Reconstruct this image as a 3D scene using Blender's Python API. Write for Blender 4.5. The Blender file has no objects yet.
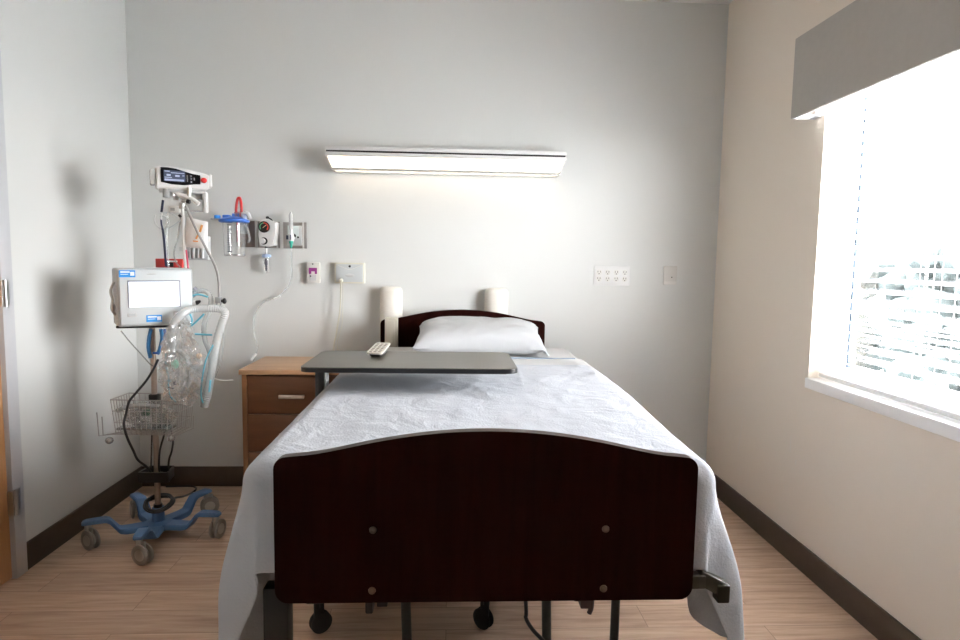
import bpy, bmesh, math, random
from mathutils import Vector, Matrix, noise
PI = math.pi
C = bpy.context.scene.collection
random.seed(7)

# ------------------------------------------------------------------ camera
YAW, PITCH, ROLL = 0.0488, 0.0923, 0.0161
CH, CD, FPX = 1.3732, 3.75, 626.0
XL, XR = -1.8393, 1.6139
ZC = 2.90
YF = -5.2
fwd = Vector((math.sin(YAW)*math.cos(PITCH), math.cos(YAW)*math.cos(PITCH), -math.sin(PITCH)))
r0 = Vector((math.cos(YAW), -math.sin(YAW), 0)); u0 = r0.cross(fwd)
rgt = math.cos(ROLL)*r0 + math.sin(ROLL)*u0
upv = -math.sin(ROLL)*r0 + math.cos(ROLL)*u0
cd = bpy.data.cameras.new('camera'); cam = bpy.data.objects.new('camera', cd); C.objects.link(cam)
cam.matrix_world = Matrix(((rgt.x, upv.x, -fwd.x, 0), (rgt.y, upv.y, -fwd.y, -CD), (rgt.z, upv.z, -fwd.z, CH), (0, 0, 0, 1)))
cd.sensor_width = 36; cd.lens = FPX*36/960; cd.clip_start = .02; cd.clip_end = 200
bpy.context.scene.camera = cam

def at(x, y, Y):
    """room point seen at photo pixel x, y at depth Y (survey of the photograph)"""
    d = fwd + rgt*((x-480)/FPX) - upv*((y-320)/FPX)
    t = (Y+CD)/d.y
    return Vector((0, -CD, CH)) + d*t

# ------------------------------------------------------------------ materials
MATS = {}
def mat(name, col, rough=.5, metal=0, bump=0, bscale=200, var=0, vscale=6, emit=None, estr=0, spec=.5, sheen=0, coat=0):
    if name in MATS: return MATS[name]
    m = bpy.data.materials.new(name); m.use_nodes = True; MATS[name] = m
    n = m.node_tree.nodes; l = m.node_tree.links; b = n['Principled BSDF']
    b.inputs['Base Color'].default_value = (*col, 1); b.inputs['Roughness'].default_value = rough
    b.inputs['Metallic'].default_value = metal; b.inputs['Specular IOR Level'].default_value = spec
    b.inputs['Sheen Weight'].default_value = sheen; b.inputs['Coat Weight'].default_value = coat
    tc = n.new('ShaderNodeTexCoord')
    nz = n.new('ShaderNodeTexNoise'); nz.inputs['Scale'].default_value = vscale; nz.inputs['Detail'].default_value = 4
    l.new(tc.outputs['Object'], nz.inputs['Vector'])
    v = max(var, .02)
    mx = n.new('ShaderNodeMix'); mx.data_type = 'RGBA'
    mx.inputs[6].default_value = (*[c*(1-v) for c in col], 1); mx.inputs[7].default_value = (*[min(1, c*(1+v)) for c in col], 1)
    l.new(nz.outputs['Fac'], mx.inputs[0]); l.new(mx.outputs[2], b.inputs['Base Color'])
    if bump:
        bn = n.new('ShaderNodeTexNoise'); bn.inputs['Scale'].default_value = bscale; bn.inputs['Detail'].default_value = 3
        l.new(tc.outputs['Object'], bn.inputs['Vector'])
        bp = n.new('ShaderNodeBump'); bp.inputs['Strength'].default_value = bump; bp.inputs['Distance'].default_value = .002
        l.new(bn.outputs['Fac'], bp.inputs['Height']); l.new(bp.outputs['Normal'], b.inputs['Normal'])
    if emit:
        b.inputs['Emission Color'].default_value = (*emit, 1); b.inputs['Emission Strength'].default_value = estr
    return m

def clear(name, tint=(1, 1, 1), gloss=.12, rough=.08, body=(.8, .85, .85), bodyw=.1):
    if name in MATS: return MATS[name]
    m = bpy.data.materials.new(name); m.use_nodes = True; MATS[name] = m
    n = m.node_tree.nodes; l = m.node_tree.links; n.clear()
    o = n.new('ShaderNodeOutputMaterial'); t = n.new('ShaderNodeBsdfTransparent'); g = n.new('ShaderNodeBsdfGlossy')
    d = n.new('ShaderNodeBsdfDiffuse'); d.inputs[0].default_value = (*body, 1)
    t.inputs[0].default_value = (*tint, 1); g.inputs['Roughness'].default_value = rough
    lw = n.new('ShaderNodeLayerWeight'); lw.inputs['Blend'].default_value = .35
    mp = n.new('ShaderNodeMapRange'); mp.inputs['To Min'].default_value = gloss*.4; mp.inputs['To Max'].default_value = min(1, gloss*3)
    l.new(lw.outputs['Facing'], mp.inputs['Value'])
    m1 = n.new('ShaderNodeMixShader'); m1.inputs[0].default_value = bodyw
    l.new(t.outputs[0], m1.inputs[1]); l.new(d.outputs[0], m1.inputs[2])
    m2 = n.new('ShaderNodeMixShader'); l.new(mp.outputs['Result'], m2.inputs[0])
    l.new(m1.outputs[0], m2.inputs[1]); l.new(g.outputs[0], m2.inputs[2]); l.new(m2.outputs[0], o.inputs[0])
    return m

WALL = mat('wall_paint', (.63, .642, .628), .75, bump=.12, bscale=350, var=.012, vscale=2)
WALLR = mat('wall_paint_warm_bounce', (.74, .672, .585), .75, bump=.12, bscale=350, var=.012, vscale=2)  # right wall: warm bounce light is put into the paint colour
CEIL = mat('ceiling_paint', (.78, .77, .75), .9, bump=.2, bscale=120)
BASEB = mat('vinyl_baseboard', (.062, .040, .027), .5, bump=.05)
WHITE = mat('white_plastic', (.68, .68, .67), .35)
OFFW = mat('offwhite_plastic', (.62, .61, .57), .4)
CREAM = mat('cream_plastic', (.62, .60, .50), .45)
PALEG = mat('pale_grey_plastic', (.50, .53, .54), .35)
MIDG = mat('mid_grey_plastic', (.30, .31, .31), .4)
LTG = mat('light_grey_plastic', (.5, .51, .51), .4)
BLACK = mat('black_plastic', (.012, .012, .013), .35)
RUBBER = mat('black_rubber', (.015, .014, .014), .7)
STEEL = mat('brushed_steel', (.55, .55, .54), .28, 1)
STEELD = mat('warm_steel', (.50, .42, .36), .32, 1)
PLATE = mat('steel_panel', (.40, .38, .36), .38, .75)
ALU = mat('satin_aluminium', (.72, .72, .71), .35, .6)
BLUE = mat('blue_painted_metal', (.075, .175, .36), .42, var=.04)
BLUEP = mat('blue_plastic', (.03, .13, .50), .35)
BLUEL = mat('blue_label', (.02, .25, .66), .4)
TEAL = mat('teal_hose', (.10, .40, .52), .4)
CYAN = mat('blue_hose', (.05, .22, .48), .4)
NAVY = mat('navy_tube', (.01, .015, .045), .35)
RED = mat('red_plastic', (.55, .02, .02), .35)
REDD = mat('red_box', (.50, .035, .03), .45)
GREEN = mat('green_plastic', (.03, .38, .28), .4)
DGREEN = mat('dark_green_plastic', (.01, .12, .06), .4)
PURPLE = mat('purple_label', (.26, .03, .20), .5)
ORANGE = mat('orange_print', (.75, .33, .10), .6)
PAPER = mat('white_paper', (.82, .82, .82), .7, bump=.3, bscale=20)
TUBEW = mat('white_tubing', (.72, .72, .70), .35)
TUBEG = mat('grey_sleeve', (.30, .30, .29), .45)
CLR = clear('clear_plastic', gloss=.16, bodyw=.10)
CLRT = clear('clear_tubing', tint=(.95, .97, .97), gloss=.2, bodyw=.28)
CORR = clear('corrugated_plastic', tint=(.96, .97, .97), gloss=.12, bodyw=.42, body=(.80, .83, .83), rough=.25)
BAGM = clear('thin_film_bag', gloss=.26, rough=.2, bodyw=.10, body=(.86, .9, .9))
GLASS = clear('window_glass', gloss=.06, rough=.0, bodyw=0)

def tilted_wood(name, c1, c2, axis='X', scale=3, stretch=14, rough=.35, bump=.05, spec=.5):
    m = bpy.data.materials.new(name); m.use_nodes = True; MATS[name] = m
    n = m.node_tree.nodes; l = m.node_tree.links; b = n['Principled BSDF']
    tc = n.new('ShaderNodeTexCoord'); mp = n.new('ShaderNodeMapping')
    sc = [stretch]*3; sc['XYZ'.index(axis)] = 1
    mp.inputs['Scale'].default_value = sc
    l.new(tc.outputs['Object'], mp.inputs['Vector'])
    nz = n.new('ShaderNodeTexNoise'); nz.inputs['Scale'].default_value = scale; nz.inputs['Detail'].default_value = 7; nz.inputs['Distortion'].default_value = .6
    l.new(mp.outputs[0], nz.inputs['Vector'])
    cr = n.new('ShaderNodeValToRGB'); cr.color_ramp.elements[0].position = .33; cr.color_ramp.elements[1].position = .68
    cr.color_ramp.elements[0].color = (*c1, 1); cr.color_ramp.elements[1].color = (*c2, 1)
    l.new(nz.outputs['Fac'], cr.inputs[0]); l.new(cr.outputs[0], b.inputs['Base Color'])
    b.inputs['Roughness'].default_value = rough; b.inputs['Specular IOR Level'].default_value = spec
    bp = n.new('ShaderNodeBump'); bp.inputs['Strength'].default_value = bump; bp.inputs['Distance'].default_value = .002
    l.new(nz.outputs['Fac'], bp.inputs['Height']); l.new(bp.outputs[0], b.inputs['Normal'])
    return m
MAHOG = tilted_wood('mahogany_laminate', (.013, .0020, .0014), (.019, .0034, .0022), 'Z', 3, 12, .6, .03, .04)
MAHOE = mat('mahogany_edge', (.022, .010, .006), .45)
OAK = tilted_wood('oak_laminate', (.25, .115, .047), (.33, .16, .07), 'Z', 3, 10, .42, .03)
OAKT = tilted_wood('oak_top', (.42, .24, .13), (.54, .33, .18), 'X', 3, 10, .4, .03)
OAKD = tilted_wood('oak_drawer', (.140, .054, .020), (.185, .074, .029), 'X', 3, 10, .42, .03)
DOORW = tilted_wood('door_veneer', (.42, .20, .075), (.54, .28, .12), 'Z', 3, 10, .4, .03)
TTOP = tilted_wood('grey_laminate', (.070, .064, .050), (.082, .076, .060), 'X', 4, 16, .33, .03)

def floor_material():
    m = bpy.data.materials.new('vinyl_plank_floor'); m.use_nodes = True
    n = m.node_tree.nodes; l = m.node_tree.links; b = n['Principled BSDF']
    tc = n.new('ShaderNodeTexCoord')
    br = n.new('ShaderNodeTexBrick'); br.inputs['Scale'].default_value = 1
    br.inputs['Brick Width'].default_value = 1.22; br.inputs['Row Height'].default_value = .152
    br.inputs['Mortar Size'].default_value = .0012; br.inputs['Mortar Smooth'].default_value = .3
    br.inputs['Color1'].default_value = (.0, .0, .0, 1); br.inputs['Color2'].default_value = (1, 1, 1, 1); br.inputs['Mortar'].default_value = (.5, .5, .5, 1)
    br.offset = .37; l.new(tc.outputs['Object'], br.inputs['Vector'])
    # grain stretched along the plank, shifted per plank
    sep = n.new('ShaderNodeMapping'); sep.inputs['Scale'].default_value = (1.3, 16, 1)
    add = n.new('ShaderNodeVectorMath'); add.operation = 'MULTIPLY_ADD'; add.inputs[1].default_value = (7, 3, 5)
    l.new(br.outputs['Color'], add.inputs[0]); l.new(tc.outputs['Object'], add.inputs[2]); l.new(add.outputs[0], sep.inputs['Vector'])
    g1 = n.new('ShaderNodeTexNoise'); g1.inputs['Scale'].default_value = 2.2; g1.inputs['Detail'].default_value = 9; g1.inputs['Roughness'].default_value = .62; g1.inputs['Distortion'].default_value = .5
    l.new(sep.outputs[0], g1.inputs['Vector'])
    cr = n.new('ShaderNodeValToRGB'); e = cr.color_ramp.elements
    e[0].position = .28; e[0].color = (.375, .245, .160, 1); e[1].position = .72; e[1].color = (.66, .49, .365, 1)
    k = e.new(.5); k.color = (.54, .375, .265, 1)
    l.new(g1.outputs['Fac'], cr.inputs[0])
    pv = n.new('ShaderNodeMix'); pv.data_type = 'RGBA'; pv.blend_type = 'MULTIPLY'; pv.inputs[0].default_value = 1
    mr = n.new('ShaderNodeMapRange'); mr.inputs['To Min'].default_value = .86; mr.inputs['To Max'].default_value = 1.06
    l.new(br.outputs['Color'], mr.inputs['Value']); l.new(cr.outputs[0], pv.inputs[6]); l.new(mr.outputs[0], pv.inputs[7])
    jm = n.new('ShaderNodeMix'); jm.data_type = 'RGBA'; jm.inputs[7].default_value = (.22, .15, .10, 1)
    l.new(br.outputs['Fac'], jm.inputs[0]); l.new(pv.outputs[2], jm.inputs[6]); l.new(jm.outputs[2], b.inputs['Base Color'])
    b.inputs['Roughness'].default_value = .45
    bp = n.new('ShaderNodeBump'); bp.inputs['Strength'].default_value = .08; bp.inputs['Distance'].default_value = .002
    l.new(g1.outputs['Fac'], bp.inputs['Height']); l.new(bp.outputs[0], b.inputs['Normal'])
    return m
FLOOR = floor_material()

def cloth_mat(name, col, wr=.5, weave=.25, scale=9, trans=0):
    m = bpy.data.materials.new(name); m.use_nodes = True
    n = m.node_tree.nodes; l = m.node_tree.links; b = n['Principled BSDF']
    b.inputs['Base Color'].default_value = (*col, 1); b.inputs['Roughness'].default_value = .85; b.inputs['Specular IOR Level'].default_value = .2
    tc = n.new('ShaderNodeTexCoord')
    a = n.new('ShaderNodeTexNoise'); a.inputs['Scale'].default_value = scale; a.inputs['Detail'].default_value = 5; a.inputs['Distortion'].default_value = 1.2
    w = n.new('ShaderNodeTexNoise'); w.inputs['Scale'].default_value = 160; w.inputs['Detail'].default_value = 2
    for x in (a, w): l.new(tc.outputs['Object'], x.inputs['Vector'])
    b1 = n.new('ShaderNodeBump'); b1.inputs['Strength'].default_value = wr; b1.inputs['Distance'].default_value = .02
    b2 = n.new('ShaderNodeBump'); b2.inputs['Strength'].default_value = weave; b2.inputs['Distance'].default_value = .003
    l.new(a.outputs['Fac'], b1.inputs['Height']); l.new(w.outputs['Fac'], b2.inputs['Height'])
    l.new(b1.outputs[0], b2.inputs['Normal']); l.new(b2.outputs[0], b.inputs['Normal'])
    return m
BLANKET = cloth_mat('pale_blue_blanket', (.50, .525, .57), .3, .45, 10)
SHEET = cloth_mat('white_sheet', (.60, .60, .60), .25, .1, 6)
CASE = cloth_mat('pillow_case', (.50, .515, .53), .22, .1, 7)

# ------------------------------------------------------------------ mesh helpers
def bx(bm, x0, x1, y0, y1, z0, z1, bev=0, seg=2, M=None):
    r = bmesh.ops.create_cube(bm, size=1)
    vs = r['verts']
    for v in vs:
        v.co = Vector((x0+(x1-x0)*(v.co.x+.5), y0+(y1-y0)*(v.co.y+.5), z0+(z1-z0)*(v.co.z+.5)))
    if M: bmesh.ops.transform(bm, matrix=M, verts=vs)
    if bev:
        es = list({e for v in vs for e in v.link_edges})
        bmesh.ops.bevel(bm, geom=es, offset=bev, segments=seg, profile=.5, affect='EDGES')

def cyl(bm, p0, p1, r1, r2=None, seg=20, cap=True):
    p0, p1 = Vector(p0), Vector(p1); r2 = r1 if r2 is None else r2
    d = p1-p0; q = Vector((0, 0, 1)).rotation_difference(d.normalized())
    bmesh.ops.create_cone(bm, cap_ends=cap, segments=seg, radius1=r1, radius2=r2, depth=d.length,
                          matrix=Matrix.Translation((p0+p1)/2) @ q.to_matrix().to_4x4())

def sph(bm, c, r, sc=(1, 1, 1), u=16, v=10):
    bmesh.ops.create_uvsphere(bm, u_segments=u, v_segments=v, radius=r, matrix=Matrix.Translation(c) @ Matrix.Diagonal((*sc, 1)))

def prism(bm, pts, fn, t0, t1):
    """extrude 2D outline; fn(a,b,t) -> 3D"""
    A = [bm.verts.new(fn(a, b, t0)) for a, b in pts]; B = [bm.verts.new(fn(a, b, t1)) for a, b in pts]
    n = len(pts); bm.faces.new(A); bm.faces.new(B[::-1])
    for i in range(n): bm.faces.new((A[i], B[i], B[(i+1) % n], A[(i+1) % n]))

def lathe(bm, prof, c=(0, 0, 0), seg=28, M=None):
    c = Vector(c); rings = []
    for r, z in prof:
        rings.append([bm.verts.new(c+Vector((max(r, 1e-5)*math.cos(2*PI*i/seg), max(r, 1e-5)*math.sin(2*PI*i/seg), z))) for i in range(seg)])
    for a, b in zip(rings, rings[1:]):
        for i in range(seg): bm.faces.new((a[i], a[(i+1) % seg], b[(i+1) % seg], b[i]))
    if M: bmesh.ops.transform(bm, matrix=M, verts=[v for r in rings for v in r])

def spline(pts, n=8):
    P = [Vector(p) for p in pts]
    if len(P) < 3: return P
    P = [2*P[0]-P[1]] + P + [2*P[-1]-P[-2]]; out = []
    for i in range(1, len(P)-2):
        for k in range(n):
            t = k/n; a, b, c, d = P[i-1:i+3]
            out.append(.5*((2*b)+(c-a)*t+(2*a-5*b+4*c-d)*t*t+(3*b-a-3*c+d)*t**3))
    out.append(P[-2]); return out

def tube(bm, pts, r, seg=8, smooth=8, closed=False, rf=None):
    P = spline(pts, smooth) if smooth > 1 else [Vector(p) for p in pts]
    n = len(P); rings = []; nrm = None
    for i in range(n):
        t = (P[min(i+1, n-1)]-P[max(i-1, 0)]).normalized()
        if nrm is None: nrm = t.orthogonal().normalized()
        nrm = (nrm - t*nrm.dot(t)).normalized(); bn = t.cross(nrm)
        rr = rf(i) if rf else r
        rings.append([bm.verts.new(P[i]+(nrm*math.cos(2*PI*k/seg)+bn*math.sin(2*PI*k/seg))*rr) for k in range(seg)])
    for a, b in zip(rings, rings[1:]):
        for k in range(seg): bm.faces.new((a[k], a[(k+1) % seg], b[(k+1) % seg], b[k]))
    bm.faces.new(rings[0][::-1]); bm.faces.new(rings[-1])

def obj(name, bm, m, parent=None, smooth=True, loc=None, rotz=None):
    me = bpy.data.meshes.new(name); bmesh.ops.recalc_face_normals(bm, faces=bm.faces); bm.to_mesh(me); bm.free()
    me.materials.append(m)
    if smooth:
        for p in me.polygons: p.use_smooth = True
        me.set_sharp_from_angle(angle=math.radians(38))
    o = bpy.data.objects.new(name, me); C.objects.link(o)
    if parent: o.parent = parent
    if loc: o.location = loc
    if rotz: o.rotation_euler.z = rotz
    return o
def NB(): return bmesh.new()
def tag(o, label, cat, group=None, kind=None):
    o['label'] = label; o['category'] = cat
    if group: o['group'] = group
    if kind: o['kind'] = kind
    return o
def thing(name, label, cat, loc=(0, 0, 0), rotz=0, group=None):
    o = bpy.data.objects.new(name, None); C.objects.link(o); o.empty_display_size = .1
    o.location = loc; o.rotation_euler = (0, 0, rotz)
    return tag(o, label, cat, group)
def struct(o): o['kind'] = 'structure'; return o
def B(name, m, args, parent=None, bev=0, **k):
    bm = NB()
    for a in (args if isinstance(args[0], (tuple, list)) else [args]): bx(bm, *a, bev=bev)
    return obj(name, bm, m, parent, **k)

# ------------------------------------------------------------------ room shell
T = .14
struct(B('floor', FLOOR, (XL-T, XR+T, YF-T, T, -.1, 0)))
struct(B('ceiling', CEIL, (XL-T, XR+T, YF-T, T, ZC, ZC+.1)))
struct(B('wall_back', WALL, (XL-T, XR+T, 0, T, 0, ZC)))
struct(B('wall_front', WALL, (XL-T, XR+T, YF-T, YF, 0, ZC)))
DY0, DY1, DZ = -2.10, -1.106, 2.13         # door opening
struct(B('wall_left', WALL, [(XL-T, XL, DY1, 0, 0, ZC), (XL-T, XL, YF, DY0, 0, ZC), (XL-T, XL, DY0, DY1, DZ, ZC)]))
WY0, WY1, WZ0, WZ1 = -2.46, -1.045, .86, 2.30   # window opening
TR = .17
struct(B('wall_right', WALLR, [(XR, XR+TR, WY1, 0, 0, ZC), (XR, XR+TR, YF, WY0, 0, ZC), (XR, XR+TR, WY0, WY1, 0, WZ0), (XR, XR+TR, WY0, WY1, WZ1, ZC)]))
wr = bpy.data.objects['wall_right']
for (px, py), (qx, qy), w in [((743, 418), (738, 452), .0022), ((791, 436), (790, 452), .0022), ((796, 460), (795.5, 465), .003)]:
    def onR(x, y):
        d = fwd + rgt*((x-480)/FPX) - upv*((y-320)/FPX); t = XR/d.x
        return Vector((0, -CD, CH))+d*t
    a, b_ = onR(px, py), onR(qx, qy); bm = NB(); bx(bm, -.0003, .0, -w, w, -.5, .5)
    dd = b_-a; q = Vector((0, 0, 1)).rotation_difference(dd.normalized())
    bmesh.ops.transform(bm, matrix=Matrix.Translation((a+b_)/2) @ q.to_matrix().to_4x4() @ Matrix.Diagonal((1, 1, dd.length, 1)), verts=bm.verts)
    struct(obj('scuff_mark', bm, mat('scuff_white', (.72, .69, .64), .7), wr))

def baseboard(name, args):
    bm = NB()
    for a in args: bx(bm, *a, bev=.003)
    struct(obj(name, bm, BASEB))
HB = .122
baseboard('baseboard_back', [(XL, XR, -.012, 0, 0, HB)])
baseboard('baseboard_left', [(XL, XL+.012, -1.04, -.012, 0, HB), (XL, XL+.012, YF, -2.17, 0, HB)])
baseboard('baseboard_right', [(XR-.012, XR, YF, -.012, 0, HB)])
baseboard('baseboard_front', [(XL+.012, XR-.012, YF, YF+.012, 0, HB)])
# door frame and leaf
FRM = mat('grey_frame_paint', (.50, .51, .53), .4)
bm = NB()
for y0, y1, z0, z1 in [(-1.110, -1.042, 0, 2.19), (-2.165, -2.098, 0, 2.19), (-2.098, -1.110, 2.125, 2.19)]:
    pass
for y0, y1, z0, z1, x0_, x1_ in [(-1.110, -1.042, 0, 2.19, XL-T, XL+.016), (-2.165, -2.098, 0, 2.19, XL-T, XL+.016), (-2.098, -1.110, 2.125, 2.19, XL-T, XL+.016), (-1.14, -1.109, 0, 2.126, XL-T, XL-.046), (-2.10, -2.07, 0, 2.126, XL-T, XL-.046), (-2.098, -1.110, 2.09, 2.126, XL-T, XL-.046), (-2.098, -1.110, 0, .02, XL-T, XL-.046)]:  # rear boxes: unseen stops and threshold added to block daylight leaking round the leaf
    bx(bm, x0_, x1_, y0, y1, z0, z1, bev=.002)
trim = struct(obj('trim_1', bm, FRM))
dr = struct(B('door_1', DOORW, (XL-.045, XL-.003, DY0+.008, DY1-.006, .006, DZ-.008), bev=.002))
for z in (.333, 1.215, 2.0):
    bm = NB()
    cyl(bm, (XL+.022, -1.100, z-.055), (XL+.022, -1.100, z+.055), .0085)
    for zz in (-.03, 0, .03): cyl(bm, (XL+.022, -1.100, z+zz-.001), (XL+.022, -1.100, z+zz+.001), .0098)
    bx(bm, XL+.014, XL+.019, -1.100, -1.070, z-.052, z+.052); bx(bm, XL-.004, XL+.020, -1.118, -1.104, z-.052, z+.052)
    o = obj('hinge', bm, STEEL, dr)
bm = NB(); lathe(bm, [(0, 0), (.03, 0), (.03, .008), (.012, .012), (.012, .05), (0, .05)], M=Matrix.Translation((XL-.003, -2.03, 1.0)) @ Matrix.Rotation(PI/2, 4, 'Y'))
tube(bm, [(XL+.045, -2.03, 1.0), (XL+.05, -2.0, 1.0), (XL+.05, -1.91, 1.0)], .009)
obj('lever_handle', bm, STEEL, dr)

# ------------------------------------------------------------------ window, blind, valance
FW_ = mat('white_window_frame', (.80, .81, .82), .4)
GASK = mat('grey_gasket', (.035, .045, .058), .8, spec=0)
bm = NB(); XW = XR+.125
for a in [(XW, XW+.045, WY1-.05, WY1, WZ0+.02, WZ1), (XW, XW+.045, WY0, WY0+.05, WZ0+.02, WZ1), (XW, XW+.045, WY0+.05, WY1-.05, WZ0+.02, WZ0+.075), (XW, XW+.045, WY0+.05, WY1-.05, WZ1-.05, WZ1),
          (XW, XW+.04, -1.93, -1.87, WZ0+.075, WZ1-.05)]:
    bx(bm, *a, bev=.003)
win = struct(obj('window_1', bm, FW_))
bm = NB()
for a in [(XW+.012, XW+.03, WY1-.062, WY1-.05, WZ0+.075, WZ1-.05), (XW+.012, XW+.03, WY0+.05, WY0+.062, WZ0+.075, WZ1-.05)]: bx(bm, *a)
struct(obj('gasket', bm, GASK, win))
for y0, y1 in ((WY0+.062, -1.93), (-1.87, WY1-.062)):
    struct(B('glass_pane', GLASS, (XW+.018, XW+.022, y0, y1, WZ0+.075, WZ1-.05), win))
SILL = mat('white_sill', (.90, .90, .90), .3)
bm = NB(); bx(bm, XR-.014, XR+.125, WY0-.005, WY1+.004, WZ0-.026, WZ0+.020, bev=.004)
struct(obj('sill', bm, SILL, win))
bl = thing('venetian_blind', 'white horizontal slatted blind hanging in the bright window', 'blind', (XR+.06, WY1-.01, WZ0+.02))
def rel(o, w):   # put a mesh built in room coordinates under a thing placed elsewhere
    o.matrix_parent_inverse = w.matrix_basis.inverted() if False else Matrix.Translation(w.location).inverted() if not w.rotation_euler.z else (Matrix.Translation(w.location) @ Matrix.Rotation(w.rotation_euler.z, 4, 'Z')).inverted()
    return o
SLAT = mat('blind_slat', (.86, .86, .87), .5)
nt = SLAT.node_tree; bs = nt.nodes['Principled BSDF']; tr = nt.nodes.new('ShaderNodeBsdfTranslucent'); tr.inputs[0].default_value = (.85, .85, .87, 1)
ms = nt.nodes.new('ShaderNodeMixShader'); ms.inputs[0].default_value = .22
nt.links.new(bs.outputs[0], ms.inputs[1]); nt.links.new(tr.outputs[0], ms.inputs[2]); nt.links.new(ms.outputs[0], nt.nodes['Material Output'].inputs[0])
bm = NB(); z = WZ0+.065; xc = XR+.062
while z < 2.20:
    pts = []
    for k in range(7):
        s = -1+2*k/6; pts.append((xc+.024*s, z+.0035*(1-s*s)-.0055*s))
    pts += [(a, b-.0022) for a, b in reversed(pts)]
    prism(bm, pts, lambda a, b, t: Vector((a, t, b)), WY0+.012, WY1-.012)
    z += .0445
rel(obj('slats', bm, SLAT, bl), bl)
rel(B('bottom_rail', WHITE, (xc-.026, xc+.026, WY0+.012, WY1-.012, WZ0+.026, WZ0+.046), bl, bev=.005), bl)
rel(B('head_rail', WHITE, (xc-.03, xc+.03, WY0+.005, WY1-.005, 2.24, WZ1-.002), bl, bev=.003), bl)
for y in (-1.22, -1.62, -1.72, -2.1, -2.6):
    bm = NB()
    for dx in (-.026, .026): cyl(bm, (xc+dx, y, WZ0+.046), (xc+dx, y, 2.24), .0011, seg=6)
    rel(obj('ladder_cord', bm, WHITE, bl), bl)
bm = NB(); cyl(bm, (xc-.034, -1.66, 1.0), (xc-.034, -1.66, 2.24), .004, seg=8); rel(obj('tilt_wand', bm, CLRT, bl), bl)
# valance box
VAL = mat('linen_valance', (.40, .38, .345), .9, bump=.4, bscale=500, var=.05, vscale=40)
va = thing('window_valance', 'boxed beige-grey fabric valance above the window', 'valance', (XR, WY1+.085, 2.03))
bm = NB()
bx(bm, XR-.105, XR-.095, -2.56, -.955, 2.03, 2.375, bev=.002)
bx(bm, XR-.095, XR, -.965, -.955, 2.03, 2.375); bx(bm, XR-.095, XR, -2.56, -2.55, 2.03, 2.375)
rel(obj('fabric_front', bm, VAL, va), va)
rel(B('top_board', WHITE, (XR-.095, XR, -2.55, -.965, 2.36, 2.372), va), va)
rel(B('bottom_edge', mat('valance_lining', (.72, .74, .78), .6), [(XR-.098, XR-.094, -2.55, -.965, 2.028, 2.05), (XR-.094, XR-.002, -.972, -.965, 2.028, 2.05), (XR-.03, XR-.001, -1.03, -.973, 2.03, 2.042)], va), va)

# ------------------------------------------------------------------ outside
struct(B('ground_outside', mat('pale_paving', (.40, .41, .42), .9, var=.1, vscale=1), (XR+T+.1, 40, -20, 40, -.6, -.5)))
LEAF = mat('shrub_leaves', (.016, .0195, .0195), .95, var=.3, spec=0, vscale=6)
def shrub(name, c, r, h, label, cat):
    bm = NB(); rnd = random.Random(int(c[0]*10+c[1]*7))
    for i in range(46):
        a = rnd.uniform(0, 2*PI); zz = rnd.uniform(.12, 1); rr = r*math.sqrt(rnd.random())*math.sqrt(max(.05, 1-(2*zz-1.1)**2*.7))
        bmesh.ops.create_icosphere(bm, subdivisions=2, radius=rnd.uniform(.13, .24)*r*1.1, matrix=Matrix.Translation((c[0]+rr*math.cos(a), c[1]+rr*math.sin(a), -.5+h*zz)))
    for v in bm.verts: v.co += noise.noise_vector(v.co*5)*.09*r
    root = thing(name, label, cat, (c[0], c[1], -.5))
    rel(obj('foliage', bm, LEAF, root), root)
    b2 = NB(); cyl(b2, (c[0], c[1], -.5), (c[0], c[1], -.5+h*.5), .08*r, .05*r); rel(obj('trunk', b2, mat('bark', (.12, .08, .05), .9), root), root)
shrub('shrub', (6.6, 6.6, 0), 1.0, 2.0, 'tall pale shrub seen through the blind, nearest the left edge of the window', 'shrub')
shrub('shrub', (7.0, 4.5, 0), 1.1, 2.3, 'bushiest shrub seen through the blind, in the middle of the visible garden', 'shrub')
shrub('shrub', (9.6, 6.6, 0), 1.3, 2.2, 'shrub seen through the blind behind the others, near the right edge of the photo', 'shrub')
shrub('shrub', (5.4, 2.4, 0), .8, 1.3, 'small shrub behind the blind, lowest at the right edge of the photo', 'shrub')

# ------------------------------------------------------------------ wall light
lf = thing('wall_light', 'long white wall lamp glowing above the bed', 'light', (-.025, 0, 1.94))
x0, x1 = -.705, .653
bm = NB()
bx(bm, x0, x1, -.145, 0, 1.985, 2.006, bev=.002)
bx(bm, x0, x1, -.145, 0, 1.952, 1.975, bev=.002)
bx(bm, x0+.03, x1-.03, -.03, 0, 1.880, 1.952)
bx(bm, x0+.004, x1-.004, -.06, 0, 1.975, 1.985)
rel(obj('housing', bm, WHITE, lf), lf)
rel(B('dark_slot', BLACK, (x0+.004, x1-.004, -.139, -.06, 1.975, 1.985), lf), lf)
def lensf(s): return lambda a, b, t: Vector((t, a, b))
LENS = mat('lit_diffuser', (.9, .9, .88), .5, emit=(1, .80, .58), estr=1.7)
bm = NB()
A = [(-.1405, 1.951), (-.130, 1.890), (-.032, 1.890), (-.032, 1.951)]
va_ = [bm.verts.new((x0+.012+(.0 if z > 1.93 else .028), y, z)) for y, z in A]; vb = [bm.verts.new((x1-.012-(.0 if z > 1.93 else .028), y, z)) for y, z in A]
bm.faces.new(va_); bm.faces.new(vb[::-1])
for i in range(4): bm.faces.new((va_[i], vb[i], vb[(i+1) % 4], va_[(i+1) % 4]))
rel(obj('diffuser', bm, LENS, lf, smooth=False), lf)
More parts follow.
